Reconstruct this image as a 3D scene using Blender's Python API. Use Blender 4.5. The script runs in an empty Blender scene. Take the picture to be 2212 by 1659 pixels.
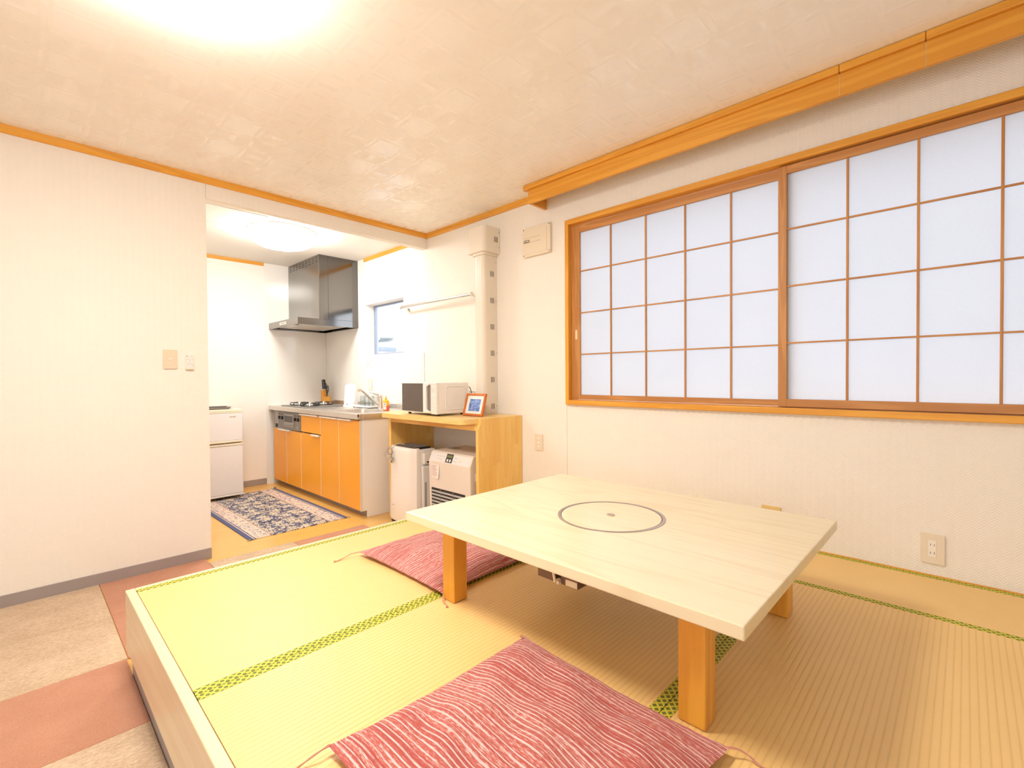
import bpy, bmesh, math, random
from mathutils import Vector, Matrix

random.seed(7)
scn = bpy.context.scene
COL = scn.collection
PI = math.pi

# ------------------------------------------------------------------ camera, world, exposure
W_PX, H_PX = 2212, 1659
cam_d = bpy.data.cameras.new('camera')
cam = bpy.data.objects.new('camera', cam_d); COL.objects.link(cam)
cam_d.sensor_fit = 'HORIZONTAL'; cam_d.sensor_width = 36.0
cam_d.lens = 1021.874 / W_PX * 36.0
cam_d.clip_start = 0.02
RT = (0.69228632, -0.72158769, -0.00713167)
DN = (-0.01533415, -0.00482945, -0.99987076)
FW = (0.72145999, 0.69230621, -0.01440829)
cam.matrix_world = Matrix(((RT[0], -DN[0], -FW[0], 0.0), (RT[1], -DN[1], -FW[1], 0.0),
                           (RT[2], -DN[2], -FW[2], 1.126), (0, 0, 0, 1)))
scn.camera = cam

world = bpy.data.worlds.new('overcast_sky'); scn.world = world
world.use_nodes = True
_bg = world.node_tree.nodes['Background']
_bg.inputs['Color'].default_value = (0.91, 0.94, 1.0, 1)
_bg.inputs['Strength'].default_value = 1.75

LAMP_MAIN = 25.0
LAMP_KITCHEN = 17.0
LAMP_COL = (1.0, 0.95, 0.865)
vs = scn.view_settings
vs.view_transform = 'Standard'; vs.look = 'None'; vs.gamma = 1.0; vs.exposure = 1.29
vs.use_curve_mapping = False
scn.cycles.use_denoising = True
scn.cycles.max_bounces = 7
scn.cycles.diffuse_bounces = 5
scn.cycles.glossy_bounces = 3
scn.cycles.transparent_max_bounces = 8
scn.cycles.use_adaptive_sampling = True
scn.cycles.adaptive_threshold = 0.04
scn.cycles.use_light_tree = False
scn.cycles.sample_clamp_indirect = 12.0

# ------------------------------------------------------------------ constants of the place
XW = 2.5016          # room face of the window wall
YL = 3.4257          # room face of the partition wall
YF = 5.41            # far kitchen wall
HT = 0.326           # tatami surface
CZ = 2.385           # ceiling
KZ = 2.362           # kitchen ceiling

# ------------------------------------------------------------------ node helpers
class V:
    """a float socket with arithmetic"""
    def __init__(s, nt, sock): s.nt, s.s = nt, sock
    def _m(s, op, *o):
        n = s.nt.nodes.new('ShaderNodeMath'); n.operation = op
        for i, x in enumerate((s,) + o):
            if isinstance(x, V): s.nt.links.new(x.s, n.inputs[i])
            else: n.inputs[i].default_value = x
        return V(s.nt, n.outputs[0])
    def __add__(s, o): return s._m('ADD', o)
    def __sub__(s, o): return s._m('SUBTRACT', o)
    def __mul__(s, o): return s._m('MULTIPLY', o)
    def __truediv__(s, o): return s._m('DIVIDE', o)
    def sin(s): return s._m('SINE')
    def abs(s): return s._m('ABSOLUTE')
    def floor(s): return s._m('FLOOR')
    def fract(s): return s._m('FRACT')
    def lt(s, o): return s._m('LESS_THAN', o)
    def gt(s, o): return s._m('GREATER_THAN', o)
    def max(s, o): return s._m('MAXIMUM', o)
    def min(s, o): return s._m('MINIMUM', o)
    def mod(s, o): return s._m('FLOORED_MODULO', o)
    def pow(s, o): return s._m('POWER', o)
    def clamp(s): return s._m('ADD', 0.0)._cl()
    def _cl(s): s.s.node.use_clamp = True; return s
    def ramp(s, a, b):
        n = s.nt.nodes.new('ShaderNodeMapRange'); n.interpolation_type = 'SMOOTHSTEP'
        s.nt.links.new(s.s, n.inputs['Value'])
        n.inputs['From Min'].default_value = a; n.inputs['From Max'].default_value = b
        return V(s.nt, n.outputs['Result'])

class G:
    """one material under construction"""
    def __init__(g, name):
        g.m = bpy.data.materials.new(name); g.m.use_nodes = True
        g.nt = g.m.node_tree
        g.p = g.nt.nodes['Principled BSDF']; g.out = g.nt.nodes['Material Output']
        g._tc = None
    def xyz(g):
        if g._tc is None:
            g._tc = g.nt.nodes.new('ShaderNodeTexCoord')
            sp = g.nt.nodes.new('ShaderNodeSeparateXYZ')
            g.nt.links.new(g._tc.outputs['Object'], sp.inputs[0])
            g._xyz = tuple(V(g.nt, o) for o in sp.outputs)
        return g._xyz
    def vec(g, x, y, z):
        n = g.nt.nodes.new('ShaderNodeCombineXYZ')
        for i, v in enumerate((x, y, z)):
            if isinstance(v, V): g.nt.links.new(v.s, n.inputs[i])
            else: n.inputs[i].default_value = v
        return n.outputs[0]
    def noise(g, vec, scale=5, detail=3, rough=.5, dist=0):
        n = g.nt.nodes.new('ShaderNodeTexNoise')
        n.inputs['Scale'].default_value = scale; n.inputs['Detail'].default_value = detail
        n.inputs['Roughness'].default_value = rough; n.inputs['Distortion'].default_value = dist
        g.nt.links.new(vec, n.inputs['Vector'])
        return V(g.nt, n.outputs['Fac'])
    def voro(g, vec, scale=5, feat='F1', out='Distance', rnd=1.0):
        n = g.nt.nodes.new('ShaderNodeTexVoronoi'); n.feature = feat
        n.inputs['Scale'].default_value = scale; n.inputs['Randomness'].default_value = rnd
        g.nt.links.new(vec, n.inputs['Vector'])
        return V(g.nt, n.outputs[out])
    def wn(g, vec):
        n = g.nt.nodes.new('ShaderNodeTexWhiteNoise'); n.noise_dimensions = '3D'
        g.nt.links.new(vec, n.inputs['Vector'])
        return V(g.nt, n.outputs['Value'])
    def mix(g, f, a, b):
        n = g.nt.nodes.new('ShaderNodeMix'); n.data_type = 'RGBA'
        for sock, v in ((n.inputs[0], f), (n.inputs[6], a), (n.inputs[7], b)):
            if isinstance(v, V): g.nt.links.new(v.s, sock)
            elif isinstance(v, bpy.types.NodeSocket): g.nt.links.new(v, sock)
            elif isinstance(v, (int, float)): sock.default_value = v
            else: sock.default_value = tuple(v) + ((1,) if len(v) == 3 else ())
        return n.outputs[2]
    def set(g, **kw):
        al = dict(col='Base Color', rough='Roughness', metal='Metallic', spec='Specular IOR Level',
                  trans='Transmission Weight', ior='IOR', coat='Coat Weight', crough='Coat Roughness',
                  ecol='Emission Color', estr='Emission Strength', alpha='Alpha', sheen='Sheen Weight')
        for k, v in kw.items():
            s = g.p.inputs[al[k]]
            if isinstance(v, V): g.nt.links.new(v.s, s)
            elif isinstance(v, bpy.types.NodeSocket): g.nt.links.new(v, s)
            elif isinstance(v, (int, float)): s.default_value = v
            else: s.default_value = tuple(v) + ((1,) if len(v) == 3 else ())
        return g
    def bump(g, h, dist=0.001, strength=1.0):
        n = g.nt.nodes.new('ShaderNodeBump')
        n.inputs['Distance'].default_value = dist; n.inputs['Strength'].default_value = strength
        g.nt.links.new(h.s, n.inputs['Height'])
        g.nt.links.new(n.outputs[0], g.p.inputs['Normal'])
        return g

def lin(r, gr, b):
    f = lambda c: ((c / 255 + .055) / 1.055) ** 2.4 if c > 10 else c / 255 / 12.92
    return (f(r), f(gr), f(b))

def plain(name, col, rough=.5, metal=0., var=.04, scale=30., **kw):
    g = G(name); x, y, z = g.xyz()
    n = g.noise(g.vec(x, y, z), scale, 3)
    c2 = tuple(min(1, c * (1 - var * 2)) for c in col)
    g.set(col=g.mix(n, c2, col), rough=rough, metal=metal, **kw)
    return g.m

def wood(name, c1, c2, axis='x', scale=1.0, rough=.45, rings=1.0, coat=0.0):
    """long grain along one axis"""
    g = G(name); x, y, z = g.xyz()
    k = {'x': (.06, 1, 1), 'y': (1, .06, 1), 'z': (1, 1, .06)}[axis]
    v = g.vec(x * k[0], y * k[1], z * k[2])
    big = g.noise(v, 9 * scale, 2, .5, .6)
    fine = g.noise(v, 130 * scale, 4, .6)
    ring = ((big * 40.0 * rings).sin() * .5 + .5).pow(2.0)
    f = (ring * .45 + fine * .45 + big * .2)
    g.set(col=g.mix(f.ramp(.15, .95), c2, c1), rough=rough, coat=coat, crough=.2)
    g.bump(fine, .0004, .5)
    return g.m

# ------------------------------------------------------------------ materials
def m_wallpaper(name, col, strength=.55):
    g = G(name); x, y, z = g.xyz()
    u = x + y
    w = .016
    par = (u / w).floor().mod(2.0) * 2.0 - 1.0
    h = ((z + u * par) * (2 * PI / .011)).sin()
    n = g.noise(g.vec(x, y, z), 260, 1)
    # matt paper: a plain diffuse surface with the embossed relief
    g.nt.nodes.remove(g.p)
    g.p = g.nt.nodes.new('ShaderNodeBsdfDiffuse'); g.p.inputs['Color'].default_value = tuple(col) + (1,)
    g.p.inputs['Roughness'].default_value = 0.0
    g.nt.links.new(g.p.outputs[0], g.out.inputs[0])
    g.bump(h * .5 + n * .8, .0007, strength)
    return g.m

M = {}
M['wall'] = m_wallpaper('wallpaper_cream', (.88, .835, .762), .8)
M['kwall'] = m_wallpaper('wallpaper_kitchen', (.87, .845, .80), .3)

def m_ceiling():
    g = G('ceiling_paper_geometric'); x, y, z = g.xyz()
    p = .31
    def cell(a, o): return ((a - o) / p).fract() - .5
    # cell centres at (1.72, .755)
    u = (x - (1.72 - p / 2)) / p; v = (y - (.755 - p / 2)) / p
    u = u.fract() - .5; v = v.fract() - .5
    au, av = u.abs(), v.abs()
    d = au.max(av)
    sq = d.lt(.225)
    rim = d.gt(.262) * d.lt(.315) * ((au - av).abs().gt(.06))
    # rounded links between neighbouring squares
    lk = ((au - .5).abs() * (au - .5).abs() + (av - .5).abs() * (av - .5).abs()).pow(.5)
    ring = lk.gt(.19) * lk.lt(.245) * ((au - av).abs().gt(.11))
    bar = (au.gt(.36) * av.lt(.05)).max(av.gt(.36) * au.lt(.05))
    pat = sq.max(rim).max(ring).max(bar)
    n = g.noise(g.vec(x, y * .3, z), 200, 1)
    g.set(col=g.mix(pat, (.915, .88, .815), (.94, .91, .855)), rough=(n * .04 + .42) - pat * .24, spec=.45)  # pattern coloured paler too, standing in for its glossy reflections
    g.bump(n * (pat * -.85 + 1.0) * .8 + pat * .05, .0004, .25)
    return g.m
M['ceil'] = m_ceiling()
M['kceil'] = plain('ceiling_paper_kitchen', (.86, .82, .76), .6, var=.02)

# wood of the room
OW1, OW2 = (.82, .40, .05), (.71, .31, .03)
M['trim_x'] = wood('trim_wood_x', OW1, OW2, 'x')
M['trim_y'] = wood('trim_wood_y', OW1, OW2, 'y')
M['trim_z'] = wood('trim_wood_z', OW1, OW2, 'z')
SW1, SW2 = (.60, .285, .085), (.47, .20, .052)
M['shoji_y'] = wood('shoji_wood_y', SW1, SW2, 'y', 1.3)
M['shoji_z'] = wood('shoji_wood_z', SW1, SW2, 'z', 1.3)
M['leg'] = wood('table_leg_wood', (.86, .43, .055), (.70, .30, .03), 'z', .8, .35, coat=.3)
M['plat_x'] = wood('platform_wood_x', (.80, .68, .45), (.75, .61, .38), 'x', .7, .35, coat=.25)
M['plat_y'] = wood('platform_wood_y', (.80, .68, .45), (.75, .61, .38), 'y', .7, .35, coat=.25)

def m_tabletop():
    g = G('table_top_pale_wood'); x, y, z = g.xyz()
    v = g.vec(x * 1.0, y * .07, z)
    big = g.noise(v, 5.0, 3, .5, 1.2)
    fine = g.noise(g.vec(x, y * .03, z), 190, 3, .6)
    ring = ((big * 70.0).sin() * .5 + .5).pow(4.0)
    f = ring * .35 + fine * .4 + big * .3
    g.set(col=g.mix(f.ramp(.1, 1.0), (.82, .72, .50), (.73, .60, .38)), rough=.30, coat=.2, crough=.15)
    return g.m
M['top'] = m_tabletop()

def m_stave(name, c1, c2, c3, across, along, w=.036, ln=.42):
    """glued staves: narrow lamellas of differing tone"""
    g = G(name); X = dict(zip('xyz', g.xyz())); x, y, z = g.xyz()
    i = (X[across] / w).floor()
    off = g.wn(g.vec(i, 0.0, 3.0))
    j = (X[along] / ln + off * 7.0).floor()
    t = g.wn(g.vec(i, j, 1.0))
    k = {'x': (.05, 1, 1), 'y': (1, .05, 1), 'z': (1, 1, .05)}[along]
    fine = g.noise(g.vec(x * k[0], y * k[1], z * k[2]), 120, 4, .6)
    c = g.mix(t, c1, c2)
    g.set(col=g.mix(fine.ramp(.35, .8) * .5, c, c3), rough=.36, coat=.2, crough=.2)
    return g.m
P1, P2, P3 = (.92, .64, .205), (.83, .50, .125), (.70, .37, .08)
M['pine_side'] = m_stave('pine_staves_side', P1, P2, P3, 'x', 'z')
M['pine_top'] = m_stave('pine_staves_top', (.92, .68, .28), (.86, .58, .20), P3, 'x', 'y')
M['pine_y'] = wood('pine_rail', P1, P3, 'y')

def m_tatami(name, ridge):
    g = G(name); X = dict(zip('xyz', g.xyz())); x, y, z = g.xyz()
    a, b = (X['y'], X['x']) if ridge == 'x' else (X['x'], X['y'])
    per = .0155
    t = (a / per).fract()
    rid = ((t - .5).abs() * 2.0).pow(4.0)          # groove between ridges
    strand = g.noise(g.vec(b * 1.0, (a / per).floor() * 3.7, 0.0), 420, 0)
    fine = g.noise(g.vec(x, y, z), 700, 2)
    tone = g.noise(g.vec(x, y, z), 3.0, 1)
    slub = g.noise(g.vec(b, a * .12, 0.0), 260, 0)
    col = g.mix(tone * .5 + strand * .5, (.80, .53, .19), (.90, .62, .26))
    col = g.mix(rid * .34, col, (.50, .29, .08))
    g.set(col=col, rough=.42, spec=.6)
    g.bump((rid * -1.0) + slub * .55 + strand * .35, .0011, .6)
    return g.m
M['tatami_x'] = m_tatami('tatami_rush_x', 'x')
M['tatami_y'] = m_tatami('tatami_rush_y', 'y')

def m_heri(name, along):
    g = G(name); X = dict(zip('xyz', g.xyz()))
    a, b = (X['x'], X['y']) if along == 'x' else (X['y'], X['x'])
    p = .0205
    u = ((a + b) / p).fract() - .5; v = ((a - b) / p).fract() - .5
    lat = u.abs().max(v.abs()).gt(.36)                 # lattice lines
    dot = u.abs().max(v.abs()).lt(.27) * (((u + v).abs().gt(.05)).max((u - v).abs().gt(.4)))
    thr = ((a / .0022).fract() - .5).abs()
    c = g.mix(lat, (.32, .32, .03), (.66, .58, .05))
    c = g.mix(dot, c, (.075, .12, .018))
    g.set(col=c, rough=.55)
    g.bump(thr + lat * .6, .0005, .6)
    return g.m
M['heri_x'] = m_heri('tatami_border_cloth_x', 'x')
M['heri_y'] = m_heri('tatami_border_cloth_y', 'y')

def m_carpet(name, c1, c2, loop):
    g = G(name); x, y, z = g.xyz()
    n = g.noise(g.vec(x * (.35 if loop else 1), y, z), 240 if loop else 420, 4, .7)
    n2 = g.noise(g.vec(x, y, z), 6, 3)
    f = (n * .8 + n2 * .25)
    g.set(col=g.mix(f.ramp(.35, .75), c1, c2), rough=.95, spec=.1, sheen=.2)
    g.bump(n, .004, .9)
    return g.m
M['carpet_beige'] = m_carpet('carpet_beige', (.50, .335, .20), (.82, .64, .46), True)
M['carpet_rust'] = m_carpet('carpet_rust', (.56, .245, .14), (.74, .37, .235), False)

def m_lino():
    g = G('floor_vinyl_wood'); x, y, z = g.xyz()
    i = (y / .075).floor()
    t = g.wn(g.vec(i, (x / .9 + g.wn(g.vec(i, 0.0, 5.0)) * 3.0).floor(), 2.0))
    fine = g.noise(g.vec(x * .05, y, z), 130, 3)
    c = g.mix(t, (.80, .48, .13), (.76, .44, .115))
    c = g.mix(fine.ramp(.4, .8) * .35, c, (.60, .30, .07))
    g.set(col=c, rough=.28, coat=.25, crough=.12)
    return g.m
M['lino'] = m_lino()

def m_zabuton(name, along):
    g = G(name); X = dict(zip('xyz', g.xyz()))
    a, b = (X['y'], X['x']) if along == 'y' else (X['x'], X['y'])
    warp = g.noise(g.vec(a * 1.0, b * 1.0, 0.0), 4.0, 0) * .010
    bb = b + warp
    per = .0118
    jit = g.noise(g.vec(a * .05, bb, 2.0), 60, 0) * .010
    ph = (bb + jit) / per
    t = ph.fract(); cell = ph.floor()
    rnd = g.wn(g.vec(cell, 1.0, 0.0))
    s2 = g.noise(g.vec(a * .11, bb, 4.0), 560, 1, .6)
    brk = g.noise(g.vec(a * .32, cell * 3.1, 8.0), 24, 2)
    line = (t - (rnd * .3 + .5)).abs().lt(.13)
    f = line * brk.ramp(.30, .58) * .85 + s2.ramp(.42, .70) * (rnd * .5 + .22)
    red = g.mix(rnd, (.42, .078, .064), (.53, .13, .10))
    pale = g.mix(s2, (.60, .36, .34), (.84, .68, .64))
    c = g.mix(f.ramp(.04, .80), red, pale)
    dash = ((a / .0042 + cell * .37).fract()).lt(.22)
    c = g.mix(dash * .28, c, (.30, .07, .06))
    thr = (t - .5).abs()
    g.set(col=c, rough=.85, spec=.2, sheen=.15)
    g.bump(thr * 1.2 + f * .5 + dash * .3, .0016, .7)
    return g.m
M['zab_y'] = m_zabuton('cushion_stripe_y', 'y')
M['zab_x'] = m_zabuton('cushion_stripe_x', 'x')
M['cord_pink'] = plain('tassel_thread', (.62, .28, .20), .8)

def m_rug():
    g = G('rug_floral'); x, y, z = g.xyz()      # object origin at rug centre, long side along y
    navy, cream, blue = (.030, .040, .125), (.66, .55, .38), (.09, .13, .27)
    v = g.vec(x, y, z)
    def blooms(scale, rad, petals, off):
        n_ = g.nt.nodes.new('ShaderNodeTexVoronoi'); n_.inputs['Scale'].default_value = scale; n_.voronoi_dimensions = '2D'
        n_.inputs['Randomness'].default_value = .62
        pv = g.vec(x + off, y + off * .7, 0.0)
        g.nt.links.new(pv, n_.inputs['Vector'])
        sp = g.nt.nodes.new('ShaderNodeSeparateXYZ'); g.nt.links.new(n_.outputs['Position'], sp.inputs[0])
        px, py = V(g.nt, sp.outputs[0]), V(g.nt, sp.outputs[1])
        dx, dy = (x + off) - px, (y + off * .7) - py
        dd = (dx * dx + dy * dy).pow(.5)
        th = dy._m('ARCTAN2', dx)
        wob = (th * petals).sin() * .22 + .80
        return dd / (wob * rad)
    n = g.noise(v, 26, 2, .5, 1.0)
    n2 = g.noise(v, 11, 2, .5, 1.5)
    b1 = blooms(8.0, .048, 8.0, .0)
    b2 = blooms(15.0, .019, 5.0, 3.3)
    b3 = blooms(24.0, .0075, 3.0, 7.1)
    vine = (n2 - .5).abs().lt(.012)
    leaf = n.gt(.685)
    c1 = b1.lt(1.0) * ((b1 - .62).abs().gt(.09)) * (b1.gt(.20))
    f = c1.max(b2.lt(1.0) * b2.gt(.35)).max(b3.lt(1.0) * b1.gt(1.15)).max(vine * b1.gt(1.05)).max(leaf * b1.gt(1.15))
    field = g.mix(f, g.mix(n2.ramp(.5, .62) * .55, navy, blue), g.mix(n, (.52, .44, .32), (.86, .76, .56)))
    # long-side borders
    ax = x.abs()
    bn = g.noise(v, 55, 3, .6, 1.2)
    bv = g.voro(g.vec(x, y, 3.0), 20, 'F1')
    border = g.mix((bn.gt(.56)).max(bv.lt(.16)), (.74, .60, .48), g.mix(bv.lt(.28), (.10, .12, .28), (.55, .30, .27)))
    c = g.mix(ax.gt(.215), field, (.42, .20, .20))
    c = g.mix(ax.gt(.222), c, (.70, .58, .47))
    c = g.mix(ax.gt(.230), c, border)
    c = g.mix(ax.gt(.320), c, (.05, .065, .16))
    c = g.mix(ax.gt(.327), c, (.62, .48, .40))
    c = g.mix(ax.gt(.335), c, (.065, .085, .21))
    g.set(col=c, rough=.9, spec=.15, sheen=.2)
    g.bump(n + g.noise(v, 500, 2), .0015, .5)
    return g.m
M['rug'] = m_rug()

def m_shoji():
    g = G('shoji_paper'); x, y, z = g.xyz()
    n = g.noise(g.vec(x, y, z), 90, 4, .6)
    big = g.noise(g.vec(x, y, z), 2.2, 3, .6)
    nt = g.nt
    nt.nodes.remove(g.p)
    dif = nt.nodes.new('ShaderNodeBsdfDiffuse'); tr = nt.nodes.new('ShaderNodeBsdfTranslucent')
    mx = nt.nodes.new('ShaderNodeMixShader'); mx.inputs[0].default_value = .60
    c = g.mix(n * .5 + big * .5, (.67, .69, .73), (.74, .76, .795))
    nt.links.new(c, dif.inputs['Color']); nt.links.new(c, tr.inputs['Color'])
    nt.links.new(dif.outputs[0], mx.inputs[1]); nt.links.new(tr.outputs[0], mx.inputs[2])
    nt.links.new(mx.outputs[0], g.out.inputs[0])
    return g.m
M['paper_shoji'] = m_shoji()

def m_emit(name, col, s):
    g = G(name); x, y, z = g.xyz()
    n = g.noise(g.vec(x, y, z), 3, 2)
    g.set(col=(.9, .9, .88), rough=.4, ecol=g.mix(n, tuple(c * .98 for c in col), col), estr=s)
    return g.m
M['lamp_main'] = m_emit('lamp_cover_main', LAMP_COL, LAMP_MAIN)
M['lamp_kit'] = m_emit('lamp_cover_kitchen', (1.0, .97, .91), LAMP_KITCHEN)

def m_brushed(name, col, rough, axis='y', metal=1.0, st=.25):
    g = G(name); x, y, z = g.xyz()
    k = {'x': (.02, 1, 1), 'y': (1, .02, 1), 'z': (1, 1, .02)}[axis]
    n = g.noise(g.vec(x * k[0], y * k[1], z * k[2]), 500, 2)
    g.set(col=g.mix(n, tuple(c * .9 for c in col), col), metal=metal, rough=n * .1 + (rough - .05))
    g.bump(n, .0002, st)
    return g.m
M['steel'] = m_brushed('steel_worktop', (.78, .74, .70), .38)
M['chrome'] = plain('chrome', (.80, .78, .76), .12, 1.0, .01)
M['hood'] = m_brushed('hood_dark_steel', (.19, .18, .172), .13, 'z', 1.0, .08)
M['hood_front'] = m_brushed('hood_front_steel', (.33, .315, .30), .22, 'y', 1.0, .2)
M['alu'] = plain('aluminium_handle', (.86, .82, .77), .45, .25)
M['orange'] = plain('cabinet_orange_laminate', (.93, .395, .022), .3, var=.01, scale=3)
M['wh_lam'] = plain('white_laminate', (.91, .875, .835), .4, var=.01)
M['gloss_wh'] = plain('kitchen_panel_white', (.85, .83, .80), .10, var=.008, scale=2)
M['wh_plastic'] = plain('white_plastic', (.82, .79, .75), .35, var=.01)
M['kettle'] = plain('kettle_plastic', (.92, .92, .92), .3, var=.01)
M['grey_steel'] = plain('fridge_pale_grey', (.78, .77, .79), .35, var=.01)
M['cream_plastic'] = plain('cream_plastic', (.83, .75, .60), .4, var=.01)
M['beige_plate'] = plain('plate_beige', (.76, .64, .48), .4, var=.01)
M['plate_yellow'] = plain('plate_yellowish', (.78, .58, .26), .4, var=.01)
M['plate'] = plain('outlet_plate', (.82, .72, .58), .35, var=.01)
M['plate_in'] = plain('outlet_insert', (.90, .86, .78), .35, var=.01)
M['duct'] = plain('duct_painted_metal', (.80, .73, .63), .25, var=.01)
M['box_cream'] = plain('breaker_box_cream', (.80, .70, .54), .4, var=.01)
M['black'] = plain('black_plastic', (.018, .017, .018), .35, var=.1)
M['black_gloss'] = plain('black_gloss', (.012, .012, .014), .08, var=.1)
M['iron'] = plain('cast_iron', (.025, .024, .023), .5, var=.2, scale=200)
M['grey'] = plain('grey_plastic', (.22, .20, .19), .35, var=.05)
M['mid_grey'] = plain('mid_grey', (.40, .37, .35), .4, var=.03)
M['dark_slot'] = plain('dark_slot', (.03, .025, .022), .7)
M['brown_line'] = plain('brown_line', (.42, .31, .20), .6)
M['base_grey'] = plain('baseboard_grey_vinyl', (.365, .315, .30), .5, var=.05, scale=6)
M['white_paper'] = plain('white_paper', (.86, .84, .80), .8, var=.02)
M['ink'] = plain('print_grey', (.50, .46, .43), .7)
M['ink_red'] = plain('print_red', (.62, .18, .12), .7)
M['ink_blue'] = plain('print_blue', (.10, .16, .45), .6)
M['heater'] = plain('heater_enamel', (.80, .71, .62), .4, var=.02)
M['heater_panel'] = plain('heater_panel', (.78, .75, .73), .35, var=.01)
M['purifier'] = plain('purifier_shell', (.87, .82, .76), .35, var=.01)
M['frame_red'] = wood('photo_frame_wood', (.66, .19, .035), (.54, .13, .02), 'z', 2)
M['block'] = wood('knife_block_wood', (.80, .38, .055), (.64, .27, .03), 'z', 1.5)
M['knob'] = plain('knob_metal', (.66, .56, .50), .3, .8)
M['box_brown'] = plain('control_box_brown', (.165, .085, .05), .45)
M['box_dark'] = plain('control_box_dark', (.025, .015, .012), .5)
M['lever'] = plain('lever_cream', (.85, .72, .48), .4)
M['ring'] = m_brushed('burner_ring_metal', (.62, .55, .52), .3, 'x')
M['yellow'] = plain('detergent_yellow', (.90, .48, .02), .3)
M['red_liq'] = plain('detergent_red', (.85, .14, .03), .3)
M['siding'] = plain('neighbour_siding', (.74, .80, .84), .7, var=.03)
M['siding_dark'] = plain('neighbour_joint', (.40, .44, .52), .8)
M['unit'] = plain('outdoor_unit_paint', (.78, .80, .80), .5, var=.02)
M['unit_grille'] = plain('outdoor_unit_grille', (.34, .38, .46), .6)
M['win_alu'] = plain('window_frame_bluegrey', (.34, .38, .50), .35, .4)
M['ground'] = plain('outdoor_ground', (.30, .30, .30), .9, var=.1, scale=3)

def m_glass(name, col=(.95, .98, 1.0), rough=0.0):
    g = G(name); nt = g.nt
    nt.nodes.remove(g.p)
    tr = nt.nodes.new('ShaderNodeBsdfTransparent'); gl = nt.nodes.new('ShaderNodeBsdfGlossy')
    lw = nt.nodes.new('ShaderNodeLayerWeight'); lw.inputs[0].default_value = .5
    fr = (V(nt, lw.outputs['Facing']).pow(5.0) * .9 + .05)
    mx = nt.nodes.new('ShaderNodeMixShader')
    gl.inputs['Roughness'].default_value = max(rough, .02)
    tr.inputs['Color'].default_value = tuple(col) + (1,)
    nt.links.new(fr.s, mx.inputs[0])
    nt.links.new(tr.outputs[0], mx.inputs[1]); nt.links.new(gl.outputs[0], mx.inputs[2])
    nt.links.new(mx.outputs[0], g.out.inputs[0])
    return g.m
M['pane'] = m_glass('window_glass')
M['tumbler'] = m_glass('drinking_glass', (.93, .95, .95))

def m_mwdoor():
    g = G('microwave_door_glass'); x, y, z = g.xyz()
    n = g.noise(g.vec(x, y, z), 300, 2)
    g.set(col=g.mix(n, (.075, .055, .045), (.10, .075, .06)), rough=.08, spec=.9)
    return g.m
M['mwdoor'] = m_mwdoor()

def m_art():
    g = G('blue_print_picture'); x, y, z = g.xyz()
    n = g.noise(g.vec(x, y, z), 55, 5, .65, .8)
    g.set(col=g.mix(n.ramp(.38, .66), (.07, .16, .52), (.36, .50, .82)), rough=.5)
    return g.m
M['art'] = m_art()

# ------------------------------------------------------------------ geometry helpers
OFF = {}     # object -> world offset of its thing's origin

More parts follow.
